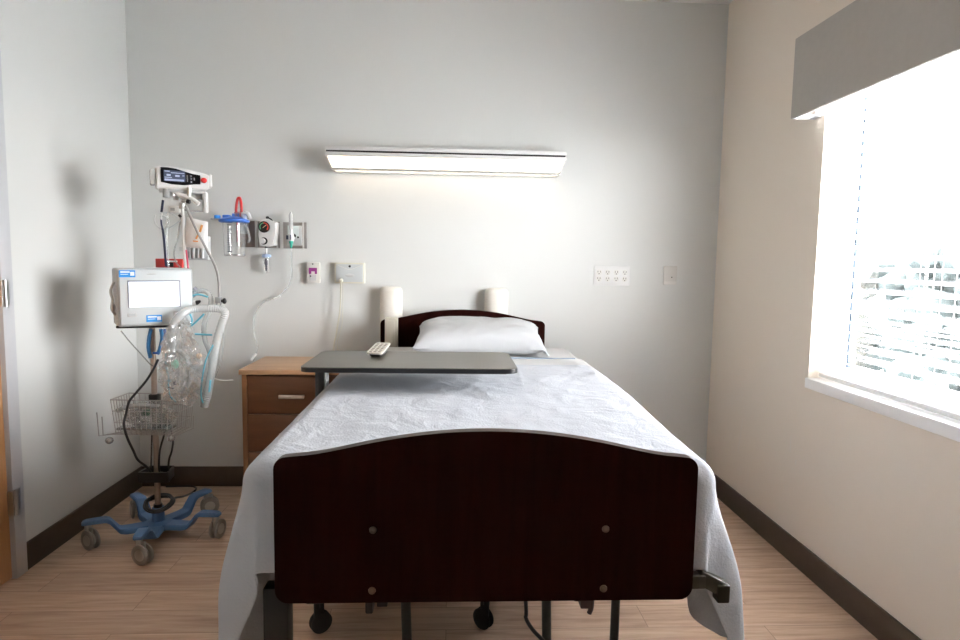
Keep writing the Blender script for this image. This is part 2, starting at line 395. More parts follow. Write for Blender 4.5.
for s, xx in ((1, x0), (-1, x1)):
    bm = NB(); q = [(-.144, 1.952), (-.134, 1.882), (-.03, 1.880), (0, 1.880), (0, 1.952)]
    va_ = [bm.verts.new((xx+s*(.0 if z > 1.93 else .028), y, z)) for y, z in q]; vb = [bm.verts.new((xx+s*(.011+(.0 if z > 1.93 else .028)), y, z)) for y, z in q]
    bm.faces.new(va_); bm.faces.new(vb[::-1])
    for i in range(5): bm.faces.new((va_[i], vb[i], vb[(i+1) % 5], va_[(i+1) % 5]))
    rel(obj('end_cap', bm, ALU, lf, smooth=False), lf)
rel(B('lower_lip', ALU, (x0+.035, x1-.035, -.133, -.105, 1.879, 1.8895), lf), lf)

# ------------------------------------------------------------------ wall plates
ou = thing('outlet_plate', 'wide white wall plate with eight power sockets right of bed', 'outlet', (.975, 0, 1.245))
z0, z1 = 1.245, 1.362
rel(B('plate', WHITE, (.866, 1.084, -.007, 0, z0, z1), ou, bev=.002), ou)
for i in range(4):
    cx = .866+.030+i*.0525
    for cz in (z0+.039, z0+.078):
        bm = NB(); cyl(bm, (cx, -.0085, cz), (cx, -.006, cz), .0165, seg=24)
        o = rel(obj('socket', bm, OFFW, ou), ou)
        for dx in (-.007, .007):
            b2 = NB(); bx(b2, cx+dx-.0018, cx+dx+.0018, -.0094, -.008, cz-.001, cz+.009); obj('slot', b2, BLACK, o)
        b2 = NB(); cyl(b2, (cx, -.0094, cz-.008), (cx, -.008, cz-.008), .0036, seg=10); obj('ground_hole', b2, BLACK, o)
sw = thing('switch_plate', 'pale wall control plate with one dark dot, near the right corner', 'switch', (1.332, 0, 1.253))
rel(B('plate', mat('wall_tone_plastic', (.60, .59, .56), .4), (1.291, 1.373, -.010, 0, 1.253, 1.367), sw, bev=.003), sw)
rel(B('lower_band', mat('wall_tone_band', (.66, .65, .62), .35), (1.295, 1.369, -.012, -.008, 1.256, 1.275), sw), sw)
bm = NB(); cyl(bm, (1.341, -.013, 1.300), (1.341, -.009, 1.300), .0035, seg=12); rel(obj('indicator', bm, BLACK, sw), sw)

# nurse station units
d1 = thing('nurse_alarm', 'small white wall call unit with a purple label', 'call station', (-.80, 0, 1.236))
rel(B('housing', OFFW, (-.840, -.764, -.030, .0005, 1.236, 1.356), d1, bev=.005), d1)
rel(B('purple_label', PURPLE, [(-.826, -.779, -.0315, -.029, 1.303, 1.324), (-.826, -.812, -.0315, -.029, 1.288, 1.303), (-.792, -.779, -.0315, -.029, 1.288, 1.303)], d1), d1)
rel(B('grey_keypad', LTG, [(-.820, -.784, -.0315, -.029, 1.250, 1.284)], d1), d1)
bm = NB(); cyl(bm, (-.803, -.032, 1.346), (-.803, -.029, 1.346), .0042, seg=12); rel(obj('indicator', bm, BLACK, d1), d1); bm = NB(); cyl(bm, (-.816, -.033, 1.275), (-.816, -.029, 1.275), .0048, seg=12)
rel(obj('button', bm, BLACK, d1), d1)
d2 = thing('bed_intercom', 'wide cream wall panel with a cord plugged in at its lower left', 'wall panel', (-.585, 0, 1.232))
rel(B('housing', CREAM, (-.677, -.502, -.032, 0, 1.236, 1.357), d2, bev=.004), d2)
bm = NB(); bx(bm, -.668, -.512, -.0345, -.03, 1.244, 1.348, bev=.0015); rel(obj('face', bm, PALEG, d2), d2)
bm = NB()
tube(bm, [(-.665, -.035, 1.345), (-.61, -.0355, 1.322), (-.588, -.0355, 1.318), (-.57, -.0355, 1.322), (-.515, -.035, 1.345)], .0016, seg=6)
rel(obj('moulded_ridge', bm, OFFW, d2), d2)
bm = NB(); sph(bm, (-.588, -.036, 1.336), .007, (1, .4, 1)); rel(obj('lens', bm, BLACK, d2), d2)
bm = NB(); sph(bm, (-.588, -.034, 1.283), .028, (1, .10, .35)); rel(obj('speaker_bulge', bm, LTG, d2), d2)
# call cord
p = at(341, 280.5, -.05)
cc = thing('hanging_cord', 'thin cream cord hanging from the cream wall panel', 'cord', p)
bm = NB(); cyl(bm, (p.x, -.033, p.z), (p.x, -.058, p.z), .011); sph(bm, (p.x, -.058, p.z), .011)
rel(obj('plug', bm, CREAM, cc), cc)
bm = NB(); tube(bm, [(p.x, -.055, p.z-.008), at(341, 290, -.052), at(340, 310, -.05), at(336, 335, -.06), at(333.5, 350, -.06), at(336, 375, -.05), at(341, 395, -.05), Vector((-.52, -.06, .52))], .0042)
rel(obj('cable', bm, CREAM, cc), cc)
bm = NB(); tube(bm, [(p.x+.008, -.036, p.z-.005), at(343, 300, -.01), at(342, 325, -.01), at(338, 350, -.01), Vector((-.525, -.012, .62))], .0016, seg=6)
rel(obj('thin_wire', bm, CREAM, cc), cc)

# ------------------------------------------------------------------ medical gas rail and devices
gp = thing('gas_outlet_panel', 'brushed steel medical gas panel on the back wall', 'gas panel', (-1.03, 0, 1.43))
a0 = at(240, 222, 0); a1 = at(307, 249, 0)
PZ0, PZ1 = 1.436, 1.588
rel(B('left_plate', mat('brown_steel', (.26, .22, .20), .4, .6), (-1.245, -1.142, -.006, 0, PZ0+.002, PZ1+.002), gp, bev=.002), gp)
rel(B('white_spacer', WHITE, (-1.141, -1.126, -.008, 0, PZ0-.004, PZ1+.004), gp, bev=.001), gp)
rel(B('main_plate', PLATE, (-1.125, -.842, -.006, 0, PZ0, PZ1), gp, bev=.002), gp)
rel(B('outlet_block', LTG, (-.952, -.868, -.018, -.006, PZ0+.016, PZ1-.020), gp, bev=.003), gp)
rel(B('outlet_label', mat('pale_label', (.62, .70, .68), .4), (-.945, -.885, -.0195, -.017, PZ0+.06, PZ1-.024), gp), gp)
for q_ in [(-1.016, -1.008, -.012, -.005, PZ0, PZ1), (-.866, -.858, -.012, -.005, PZ0, PZ1), (-.995, -.978, -.009, -.005, PZ0, PZ1)]: rel(B('divider', ALU, q_, gp), gp)
bm = NB(); cyl(bm, (-.912, -.022, 1.508), (-.912, -.017, 1.508), .012); cyl(bm, (-.889, -.022, 1.500), (-.889, -.017, 1.500), .006); rel(obj('port', bm, BLACK, gp), gp)

# vacuum regulator
rg = thing('vacuum_regulator', 'white suction regulator with a round gauge on the steel panel', 'regulator', (-1.09, -.03, 1.44))
ys = -.085
def atp(x, y): return at(x, y, ys)
out = [(258.5, 224), (261, 219.5), (267, 218.5), (276, 222.5), (275.5, 233), (273.5, 245), (268, 246.5), (259.5, 246), (258.3, 235)]
W = [atp(*q) for q in out]
bm = NB(); prism(bm, [(w.x, w.z) for w in W], lambda a, b, t: Vector((a, t, b)), ys, -.006)
bmesh.ops.bevel(bm, geom=[e for e in bm.edges if all(abs(v.co.y-ys) < 1e-4 for v in e.verts)], offset=.006, segments=3, affect='EDGES')
rel(obj('body', bm, WHITE, rg), rg)
def disc(bm, c, r, d, seg=28): cyl(bm, (c.x, c.y, c.z), (c.x, c.y-d, c.z), r, seg=seg)
g = atp(264.3, 227); R90 = Matrix.Rotation(PI/2, 4, 'X')
bm = NB(); disc(bm, g, .0325, .008); gz = rel(obj('gauge', bm, BLACK, rg), rg)
bm = NB()
for k in range(28):
    a = math.radians(215-k*9.2); r1, r2 = .019, .026
    b2 = math.radians(215-(k+1)*9.2)
    vv = [bm.verts.new((g.x+r*math.cos(t), g.y-.0085, g.z+r*math.sin(t))) for r, t in ((r1, a), (r2, a), (r2, b2), (r1, b2))]
    bm.faces.new(vv)
    if k == 12:
        o = obj('green_band', bm, mat('gauge_green', (.10, .35, .2), .5), gz); bm = NB()
o = obj('red_band', bm, mat('gauge_red', (.6, .06, .04), .5), gz)
bm = NB()
for a, r in ((40, .017), (220, .008)): tube(bm, [(g.x, g.y-.0095, g.z), (g.x+r*math.cos(math.radians(a)), g.y-.0095, g.z+r*math.sin(math.radians(a)))], .0017, seg=6, smooth=1)
o = obj('needle', bm, mat('tan_needle', (.7, .5, .3), .4), gz)
k_ = atp(263.3, 241)
bm = NB(); disc(bm, Vector((k_.x+.004, k_.y, k_.z)), .021, .004); rel(obj('knob_ring', bm, BLACK, rg), rg)
bm = NB(); disc(bm, Vector((k_.x-.001, k_.y-.004, k_.z)), .0155, .018); rel(obj('control_knob', bm, WHITE, rg), rg)
bm = NB(); t_ = atp(266.5, 218); sph(bm, t_+Vector((0, .02, .004)), .010, (1, 1, .8)); tube(bm, [t_+Vector((0, .02, .004)), t_+Vector((.02, .02, -.006)), t_+Vector((.03, .02, -.02))], .004)
rel(obj('top_lever', bm, BLACK, rg), rg)
# overflow trap under regulator
ta = at(266.3, 247, -.05); tb = at(266.3, 274, -.05)
tp = thing('overflow_trap', 'little clear trap with a pale blue cap hanging under the white regulator', 'suction trap', (ta.x, -.05, tb.z))
bm = NB(); cyl(bm, (ta.x, -.05, ta.z-.002), (ta.x, -.05, ta.z-.045), .005, seg=12); rel(obj('stem', bm, STEEL, tp), tp)
bm = NB(); cyl(bm, (ta.x, -.05, ta.z-.006), (ta.x, -.05, ta.z+.006), .009, seg=12); rel(obj('collar', bm, BLACK, tp), tp)
zc = ta.z-.045
bm = NB(); lathe(bm, [(0, .006), (.018, .004), (.026, 0), (.026, -.012), (.02, -.016), (0, -.016)], (ta.x, -.05, zc)); rel(obj('cap', bm, mat('pale_blue_cap', (.42, .55, .78), .4), tp), tp)
bm = NB(); lathe(bm, [(.019, -.016), (.018, -.09), (.014, -.105), (0, -.107)], (ta.x, -.05, zc)); rel(obj('cup', bm, CLR, tp), tp)
bm = NB(); lathe(bm, [(0, -.02), (.008, -.022), (.011, -.05), (.006, -.06), (.005, -.092), (0, -.094)], (ta.x-.002, -.05, zc)); rel(obj('float_valve', bm, NAVY, tp), tp)
bm = NB(); bx(bm, ta.x+.008, ta.x+.013, -.052, -.048, zc-.098, zc-.024); rel(obj('white_rib', bm, WHITE, tp), tp)

# oxygen flowmeter
f = at(291, 230, -.06)
fm = thing('oxygen_flowmeter', 'upright clear flowmeter tube with a green tip on the steel panel', 'flowmeter', (f.x, -.06, 1.44))
zt = at(291, 213, -.06).z; zb = at(291, 234, -.06).z; zg = at(291, 241, -.06).z; ze = at(291, 248, -.06).z
bm = NB(); lathe(bm, [(0, zt), (.006, zt), (.0115, zt-.012), (.0115, zb), (0, zb)], (f.x, -.06, 0)); rel(obj('sight_tube', bm, clear('frosted_tube', gloss=.25, bodyw=.55, body=(.9, .92, .92)), fm), fm)
bm = NB(); cyl(bm, (f.x, -.06, zb), (f.x, -.06, zt-.02), .0032, seg=8)
for k in range(9): cyl(bm, (f.x, -.0605, zb+.01+k*.009), (f.x, -.0605, zb+.011+k*.009), .0118, seg=16, cap=False)
rel(obj('scale_marks', bm, LTG, fm), fm)
bm = NB(); sph(bm, (f.x, -.06, zt+.002), .005); rel(obj('top_cap', bm, MIDG, fm), fm)
bm = NB(); cyl(bm, (f.x, -.06, zg), (f.x, -.06, zb), .016); cyl(bm, (f.x, -.06, (zg+zb)/2), (f.x, -.018, (zg+zb)/2+.0), .012); rel(obj('base_block', bm, WHITE, fm), fm)
bm = NB(); cyl(bm, (f.x-.019, -.065, (zg+zb)/2-.012), (f.x-.019, -.065, (zg+zb)/2+.012), .008); bx(bm, f.x-.001, f.x+.004, -.0785, -.07, zg+.006, zb-.004); rel(obj('valve_knob', bm, NAVY, fm), fm)
bm = NB(); lathe(bm, [(.010, zg), (.013, zg-.004), (.012, zg-.012), (.009, zg-.014), (.008, zg-.026), (.005, ze)], (f.x, -.06, 0)); rel(obj('hose_barb', bm, GREEN, fm), fm)
# oxygen tubing down to nightstand
pts = [Vector((f.x, -.06, ze+.008)), at(291.5, 262, -.05), at(291.5, 276, -.04), at(287, 288, -.03), at(278, 296.5, -.025), at(264, 302, -.025), at(256, 312, -.025), at(253.5, 325, -.025), at(255, 338, -.03), at(258, 347, -.05), at(256, 354, -.12), Vector((-1.085, -.26, .808))]
ox = thing('oxygen_tubing', 'thin clear tube curling down the wall onto the nightstand', 'tubing', pts[-1])
bm = NB(); tube(bm, pts, .0042, seg=8); rel(obj('hose', bm, CLRT, ox), ox)
bm = NB(); c0, c1 = at(274, 299, -.027), at(280.5, 296, -.027); cyl(bm, c0, c1, .0065, .005); rel(obj('connector', bm, WHITE, ox), ox)
e0 = at(255.5, 354.5, -.13); e1 = Vector((-1.09, -.28, .812)); bm = NB(); cyl(bm, e0, e1, .0075, .005); rel(obj('end_connector', bm, WHITE, ox), ox)

# suction canister
c = at(234.5, 240, -.13); cxn, cyn = c.x, -.13
zt = at(232, 222, -.13).z; zb = at(232, 255.5, -.13).z
sc_ = thing('suction_canister', 'clear suction jar with a blue lid and red tube on the wall', 'canister', (cxn, cyn, zb))
R_ = .062
bm = NB(); lathe(bm, [(R_, zt), (R_*.93, zb+.01), (R_*.9, zb), (0, zb)], (cxn, cyn, 0), 40); rel(obj('jar', bm, CLR, sc_), sc_)
bm = NB(); lathe(bm, [(R_*.86, zb-.004), (R_*.94, zb+.001), (R_*.95, zb+.009)], (cxn, cyn, 0), 40); rel(obj('bottom_rim', bm, clear('jar_rim', gloss=.3, bodyw=.25, body=(.4, .45, .45)), sc_), sc_)
bm = NB(); lathe(bm, [(.074, zt-.004), (.083, zt+.002), (.082, zt+.012), (.06, zt+.022), (.03, zt+.030), (0, zt+.031)], (cxn, cyn, 0), 40)
bx(bm, cxn-.055, cxn-.02, cyn-.03, cyn+.02, zt+.02, zt+.038, bev=.004); bx(bm, cxn-.01, cxn+.05, cyn-.01, cyn+.03, zt+.018, zt+.048, bev=.005)
lid = rel(obj('lid', bm, BLUEP, sc_), sc_)
bm = NB(); bx(bm, cxn-.115, cxn+.01, cyn-.045, cyn+.02, zt+.009, zt+.016, bev=.003); rel(obj('lid_tab', bm, clear('tab_film', gloss=.3, bodyw=.5, body=(.75, .82, .92)), sc_), sc_)
bm = NB(); cyl(bm, (cxn-.085, cyn-.02, zt+.014), (cxn-.085, cyn-.02, zt+.034), .017); rel(obj('port_cap', bm, mat('bright_blue_cap', (.02, .25, .70), .35), sc_), sc_)
bm = NB(); tube(bm, [(cxn+.016, cyn, zt+.03), (cxn+.012, cyn, zt+.07), (cxn+.022, cyn, zt+.128), (cxn+.038, cyn-.005, zt+.128), (cxn+.045, cyn-.01, zt+.07), (cxn+.042, cyn-.01, zt+.03)], .0075, seg=10); rel(obj('red_loop', bm, RED, sc_), sc_)
bm = NB(); cyl(bm, (cxn+.016, cyn, zt+.028), (cxn+.014, cyn, zt+.056), .013); cyl(bm, (cxn+.042, cyn-.01, zt+.028), (cxn+.043, cyn-.01, zt+.056), .012); rel(obj('loop_ports', bm, clear('pink_clear', tint=(.9, .6, .65), gloss=.2, bodyw=.35, body=(.6, .35, .42)), sc_), sc_)
bm = NB(); tube(bm, [(cxn+.055, cyn-.01, zt+.02), (cxn+.06, cyn-.02, zt+.045), (cxn+.082, cyn-.02, zt+.045), (cxn+.09, cyn-.01, zt+.02)], .012, seg=12); rel(obj('clear_elbow', bm, CORR, sc_), sc_)
bm = NB()
for k in range(13):
    zz = zb+.02+k*(zt-zb-.03)/13
    w = .024 if k % 2 == 0 else .013
    bx(bm, cxn-.018, cxn-.018+w, cyn-R_*1.0+.000, cyn-R_*.985, zz, zz+.0052)
rel(obj('graduation_marks', bm, mat('graduation_print', (.03, .04, .08), .9, spec=0), sc_), sc_)
bm = NB(); cyl(bm, (cxn+.02, cyn, zt-.11), (cxn+.02, cyn, zt), .009); rel(obj('inner_tube', bm, mat('maroon_tube', (.35, .08, .10), .4), sc_), sc_)
bm = NB(); tube(bm, [(cxn+.066, cyn, zt-.02), (cxn+.076, cyn, zt-.05), (cxn+.078, cyn+.02, zt-.09), (cxn+.066, cyn+.03, zt-.11)], .006, seg=10, rf=lambda i: .006+.001*(i % 2)); rel(obj('side_hose', bm, CLRT, sc_), sc_)
bm = NB(); bx(bm, cxn-.03, cxn+.03, cyn+R_*.98, 0, zt-.012, zt+.008); bx(bm, cxn-.04, cxn+.04, -.008, 0, zt-.06, zt+.03); rel(obj('wall_bracket', bm, LTG, sc_), sc_)

# ------------------------------------------------------------------ nightstand
NX0, NX1, NY0, NY1 = -1.080, -.560, -.470, -.015
ns = thing('nightstand', 'orange-brown wooden bedside cabinet with drawers left of the bed', 'nightstand', ((NX0+NX1)/2, (NY0+NY1)/2, 0))
TZ = .796
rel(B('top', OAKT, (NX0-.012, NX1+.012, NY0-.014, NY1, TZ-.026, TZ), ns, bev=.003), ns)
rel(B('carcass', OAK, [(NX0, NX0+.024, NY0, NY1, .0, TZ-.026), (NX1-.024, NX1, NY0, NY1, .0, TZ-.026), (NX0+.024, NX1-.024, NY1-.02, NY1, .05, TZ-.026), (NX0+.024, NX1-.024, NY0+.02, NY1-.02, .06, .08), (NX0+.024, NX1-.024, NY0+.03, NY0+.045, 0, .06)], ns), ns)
rel(B('gap_shade_panel', mat('gap_shade', (.03, .016, .01), .8), (NX0+.024, NX1-.024, NY0+.022, NY0+.03, .08, TZ-.026), ns), ns)  # near-black panel behind the drawers, shade of their gaps painted as its colour
for (za, zb_) in ((.562, .762), (.358, .556), (.086, .352)):
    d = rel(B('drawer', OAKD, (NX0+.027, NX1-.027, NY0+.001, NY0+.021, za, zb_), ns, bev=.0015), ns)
    zm = zb_-.105; bm = NB(); cx = (NX0+NX1)/2
    bx(bm, cx-.066, cx+.066, NY0-.028, NY0-.018, zm-.010, zm+.010, bev=.003)
    for sx in (-1, 1): bx(bm, cx+sx*.056-.006, cx+sx*.056+.006, NY0-.02, NY0+.002, zm-.006, zm+.006)
    o = obj('handle', bm, mat('nickel', (.62, .56, .52), .3, .9), d)

# ------------------------------------------------------------------ padded wall bumpers behind headboard
for (xa, xb, lab) in ((-.410, -.278, 'tall cream padded wall bumper behind the left end of the headboard'), (.206, .346, 'tall cream padded wall bumper behind the right half of the headboard')):
    cx = (xa+xb)/2; r = (xb-xa)/2; zt = 1.222
    t = thing('wall_bumper', lab, 'bumper', (cx, 0, .55), group=None)
    bm = NB(); lathe(bm, [(0, .60), (r, .60), (r, zt-.03), (r*.93, zt-.012), (r*.75, zt-.002), (0, zt)], (cx, -r*.72, 0), 40)
    for v in bm.verts: v.co.y = -r*.72+(v.co.y+r*.72)*.72
    rel(obj('pad', bm, mat('padded_cream_vinyl', (.72, .69, .63), .5), t), t)
    rel(B('mounting_plate', CREAM, (cx-r*.8, cx+r*.8, -.012, 0, .6, zt-.04), t), t)

# ------------------------------------------------------------------ bed
BCX = .088
bed = thing('hospital_bed', 'hospital bed with dark mahogany head and foot boards', 'bed', (BCX, -1.25, 0))
def board_outline(w, zb, zs, zt, rc=.028, rb=.03):
    h = w/2; P = []
    def arc(cx, cz, r, a0, a1, n=6):
        for i in range(n+1):
            a = math.radians(a0+(a1-a0)*i/n); P.append((cx+r*math.cos(a), cz+r*math.sin(a)))
    arc(-h+rb, zb+rb, rb, 270, 180); arc(-h+rc, zs-rc, rc, 180, 90)
    n = 44
    for i in range(1, n):
        x = -h+rc+(w-2*rc)*i/n; d_ = (zt-.403*x*x)-zs; e_ = .010
        P.append((x, zs+e_*math.log(1+math.exp(d_/e_))))
    arc(h-rc, zs-rc, rc, 90, 0); arc(h-rb, zb+rb, rb, 0, -90)
    return P
def board(name, cx, w, y0, y1, zb, zs, zt):
    P = board_outline(w, zb, zs, zt); bm = NB()
    prism(bm, P, lambda a, b, t: Vector((cx+a, t, b)), y0, y1)
    o = rel(obj(name, bm, MAHOG, bed), bed)
    me = o.data; me.materials.append(MAHOE)
    for p_ in me.polygons:
        if abs(p_.normal.y) < .5: p_.material_index = 1
    return o
fb = board('footboard', .092, .949, -2.395, -2.368, .605, .941, 1.000)
hb = board('headboard', .079, .950, -.155, -.128, .60, 1.037, 1.098)
for x, z in ((-.165, .775), (.359, .775), (-.167, .634), (.359, .634)):
    bm = NB(); lathe(bm, [(.0085, 0), (.008, .003), (.005, .005), (0, .0055)], M=Matrix.Translation((x, -2.395, z)) @ Matrix.Rotation(PI/2, 4, 'X'))
    o = obj('bolt', bm, mat('dull_bolt', (.14, .11, .08), .4, .9), fb)
FR = mat('bed_frame_paint', (.010, .009, .009), .45)
FRG = mat('grey_lift_paint', (.05, .056, .05), .45)
rel(B('deck', FRG, [(BCX-.44, BCX+.44, -2.30, -.2, .655, .69)], bed, bev=.004), bed)
rel(B('deck_frame', FR, [(BCX-.46, BCX-.42, -2.355, -.16, .60, .655), (BCX+.42, BCX+.46, -2.355, -.16, .60, .655), (BCX-.42, BCX+.42, -2.355, -2.32, .62, .655), (BCX-.42, BCX+.42, -.2, -.16, .62, .655), (BCX-.42, BCX+.42, -1.3, -1.25, .62, .655)], bed, bev=.003), bed)
# foot end brackets carrying the footboard
for q_ in [(-.19, -.15, -2.368, -2.32, .615, .80), (.34, .38, -2.368, -2.32, .615, .80)]: rel(B('footboard_bracket', FR, q_, bed), bed)
for q_ in [(-.19, -.15, -.2, -.155, .615, .80), (.34, .38, -.2, -.155, .615, .80)]: rel(B('headboard_bracket', FR, q_, bed), bed)
# uprights at foot: left is broad, right is a slim curved one
def leg(name, pts, r, m=FR, sq=None):
    bm = NB()
    if sq:
        a, b_ = Vector(pts[0]), Vector(pts[-1]); bx(bm, a.x-sq[0], a.x+sq[0], a.y-sq[1], a.y+sq[1], b_.z, a.z, bev=.004)
    else: tube(bm, pts, r, seg=10)
    return rel(obj(name, bm, m, bed), bed)
leg('leg', [(-.402, -2.30, .60), (-.402, -2.30, .13)], 0, sq=(.030, .022))
leg('leg', [(.416, -2.30, .62), (.414, -2.30, .40), (.405, -2.29, .13)], .011)
leg('leg', [(-.385, -.28, .60), (-.385, -.28, .13)], 0, sq=(.028, .022))
leg('leg', [(.56, -.28, .60), (.56, -.28, .13)], 0, sq=(.028, .022))
leg('lift_leg', [(-.128, -1.98, .63), (-.118, -1.90, .12)], .015, FRG)
leg('lift_leg', [(.290, -1.98, .63), (.318, -1.90, .12)], .015, FRG)
leg('lift_leg', [(-.128, -.60, .63), (-.118, -.68, .12)], .015, FRG)
leg('lift_leg', [(.290, -.60, .63), (.300, -.68, .12)], .015, FRG)
rel(B('base_frame', FR, [(-.405, -.365, -1.38, -.28, .10, .14), (.395, .425, -1.38, -.28, .10, .14), (-.405, .56, -.30, -.26, .10, .14), (-.365, .395, -1.92, -1.88, .105, .135), (-.365, .395, -.70, -.66, .105, .135), (-.365, .395, -2.31, -2.28, .10, .13)], bed, bev=.003), bed)
def caster(parent, x, y, r=.05, w=.02, top=.12, m=RUBBER, hub=MIDG, rz=0, name='caster', fork=FR, local=False):
    M = Matrix.Translation((x, y, 0)) @ Matrix.Rotation(rz, 4, 'Z')
    bm = NB()
    for s in (-1, 1):
        lathe(bm, [(r*.55, -w*.3), (r*.9, -w*.32), (r, -w*.18), (r, w*.18), (r*.9, w*.32), (r*.55, w*.3), (r*.55, -w*.3)], seg=24, M=M @ Matrix.Translation((r*.35, s*w*.75, r)) @ Matrix.Rotation(PI/2, 4, 'X'))
    wh = obj(name, bm, m, parent)
    b2 = NB(); lathe(b2, [(0, -w*1.15), (r*.55, -w*1.1), (r*.6, -w*.4), (r*.6, w*.4), (r*.55, w*1.1), (0, w*1.15)], seg=20, M=M @ Matrix.Translation((r*.35, 0, r)) @ Matrix.Rotation(PI/2, 4, 'X'))
    h = obj('hub', b2, hub, wh)
    b3 = NB(); bx(b3, -r*.3, r*.7, -w*.28, w*.28, r*1.05, top-.012, bev=.003); cyl(b3, (0, 0, top-.03), (0, 0, top), r*.3, seg=14)
    bmesh.ops.transform(b3, matrix=M, verts=b3.verts); k = obj('fork', b3, fork, wh)
    if not local: rel(wh, parent)
    return wh
for x, y, rz in ((-.402, -2.30, .3), (.41, -2.30, 2.6), (-.385, -.28, 1.9), (.56, -.28, .8)): caster(bed, x, y, .05, .02, .13, rz=rz)
# hanging fittings below foot end
bm = NB(); bx(bm, -.190, -.172, -2.34, -2.30, .545, .62, bev=.004); bx(bm, -.163, -.138, -2.34, -2.30, .562, .62, bev=.003); rel(obj('foot_latch', bm, FR, bed), bed)
bm = NB(); bx(bm, .300, .345, -2.35, -2.29, .575, .63, bev=.006); bx(bm, .318, .345, -2.35, -2.29, .558, .58, bev=.003); tube(bm, [(.345, -2.34, .62), (.345, -2.345, .565), (.340, -2.345, .545)], .006); rel(obj('release_latch', bm, mat('maroon_metal', (.05, .018, .016), .45), bed), bed)
bm = NB(); bx(bm, .485, .505, -2.36, -2.33, .594, .606); rel(obj('deck_stop', bm, FR, bed), bed)
# side assist bar at right foot corner
OLIVE = mat('olive_black_metal', (.045, .042, .030), .4, .5)
bm = NB()
M = Matrix.Translation((.60, -2.345, .632))
bx(bm, .545, .612, -2.365, -2.335, .612, .645, bev=.004)
M = Matrix.Translation((.632, -2.345, .618)) @ Matrix.Rotation(math.radians(28), 4, 'Y')
bx(bm, -.042, .035, -.016, .016, -.016, .020, bev=.005, M=M); bx(bm, .640, .670, -2.368, -2.325, .578, .622, bev=.004)
rel(obj('side_rail_end', bm, OLIVE, bed), bed)
# folded side rail upright at head left
q0, q1 = at(385, 317, -.22), at(398, 350, -.22)
bm = NB(); bx(bm, q0.x, q1.x, -.235, -.205, .70, q0.z, bev=.008); bx(bm, q0.x+.018, q1.x-.018, -.2375, -.2345, .75, q0.z-.02, bev=.001)
rel(obj('side_rail_post', bm, mat('beige_rail_plastic', (.50, .47, .39), .45), bed), bed)

# mattress
MX0, MX1 = -.395, .610
mt = tag(B('mattress', SHEET, (MX0, MX1, -2.295, -.245, .70, .885), bev=.045), 'thick white mattress lying on the bed frame under the sheets', 'mattress')

def smooth01(x): x = min(1, max(0, x)); return x*x*(3-2*x)
def drape(name, m, lab, cat, xl, xr, ztop, y0, y1, dl, dr, df, r, flare, nu, nv, seed, thick, wr, ymin=-2.352, folds=.02, foot=True, taper=0):
    L = (y0-y1); W = xr-xl; hp = PI*r/2
    bm = NB(); grid = []
    for j in range(nv+1):
        v = (L+(df if foot else 0))*j/nv; row = []
        for i in range(nu+1):
            u = -dl+(W+dl+dr)*i/nu
            # hem a little uneven
            a = 0; sx = 0
            if u < 0: a = -u; sx = -1
            elif u > W: a = u-W; sx = 1
            b = max(0, v-L)
            dist = math.hypot(a, b)
            x = xl+min(W, max(0, u)); y = y0-min(L, v); z = ztop
            down = 0
            if dist > 0:
                s = dist
                if s < hp: ang = s/r; out = r*math.sin(ang); down = r*(1-math.cos(ang))
                else: out = r; down = r+s-hp
                ca, cb = a/dist, b/dist
                k = smooth01(down/.35)
                ph = (y*7.3+seed) if cb < .01 else (y1*7.3+seed)
                rip = folds*k*(math.sin(ph*1.9)+.55*math.sin(ph*3.7+1.3)) * (1-.7*cb)
                if a > 0 and b > 0: rip += .045*k*math.sin(math.atan2(b, a)*4+.6)
                outx = out+(flare[0 if sx < 0 else 1])*max(0, down-.02)**1.1+rip
                cx_ = min(1, ca*1.6)
                x += sx*cx_*outx if a > 0 else 0
                y -= cb*(out+.02*k)
                z -= down*(1-.02*k)
            pz = Vector((x*3.1, y*3.1, seed)); n1 = noise.noise(pz)
            n2 = noise.noise(Vector((x*11, y*8, seed+3))); n3 = noise.noise(Vector((x*26+z*9, y*15, seed+9)))
            amp = wr
            if dist == 0: z += amp*(.9*n1+.5*n2+.28*n3)+amp*.9
            else: x += sx*amp*(1.2*n2+.5*n3)*min(1, down*8) ; z += amp*.9*(1-smooth01(down*8))+amp*.5*n2*(1-smooth01(down*8))
            if x > xl+W*.5: x -= taper*smooth01((-1.35-y)/.9)*smooth01((x-xl-W*.5)/(W*.5))
            if y < ymin: y = ymin+(random.random()-.5)*.001
            row.append(bm.verts.new((x, y, z)))
        grid.append(row)
    for j in range(nv):
        for i in range(nu): bm.faces.new((grid[j][i], grid[j][i+1], grid[j+1][i+1], grid[j+1][i]))
    o = obj(name, bm, m)
    for p_ in o.data.polygons: p_.use_smooth = True
    for e in o.data.edges: e.use_edge_sharp = False
    sd = o.modifiers.new('thickness', 'SOLIDIFY'); sd.thickness = thick; sd.offset = 1
    ss = o.modifiers.new('smooth', 'SUBSURF'); ss.levels = 1; ss.render_levels = 1
    return tag(o, lab, cat)
drape('bottom_sheet', SHEET, 'white under-sheet covering the head end of the mattress below the pillow', 'sheet', -.385, .640, .889, -.255, -.95, .25, .25, 0, .045, (.02, .02), 70, 24, 2.0, .003, .0015, foot=False, folds=.004)
drape('top_sheet', SHEET, 'white top sheet folded back just above the edge of the pale blue blanket', 'sheet', -.39, .640, .897, -.70, -1.25, .28, .26, 0, .045, (.02, .02), 70, 30, 4.0, .006, .002, foot=False, folds=.004)
bm = NB(); tube(bm, [(-.30, -.722, .9075), (.0, -.724, .908), (.3, -.722, .9075), (.62, -.724, .9065)], .0035, seg=6); obj('blue_hem', bm, mat('blue_hem_thread', (.26, .33, .42), .8), bpy.data.objects['top_sheet'])
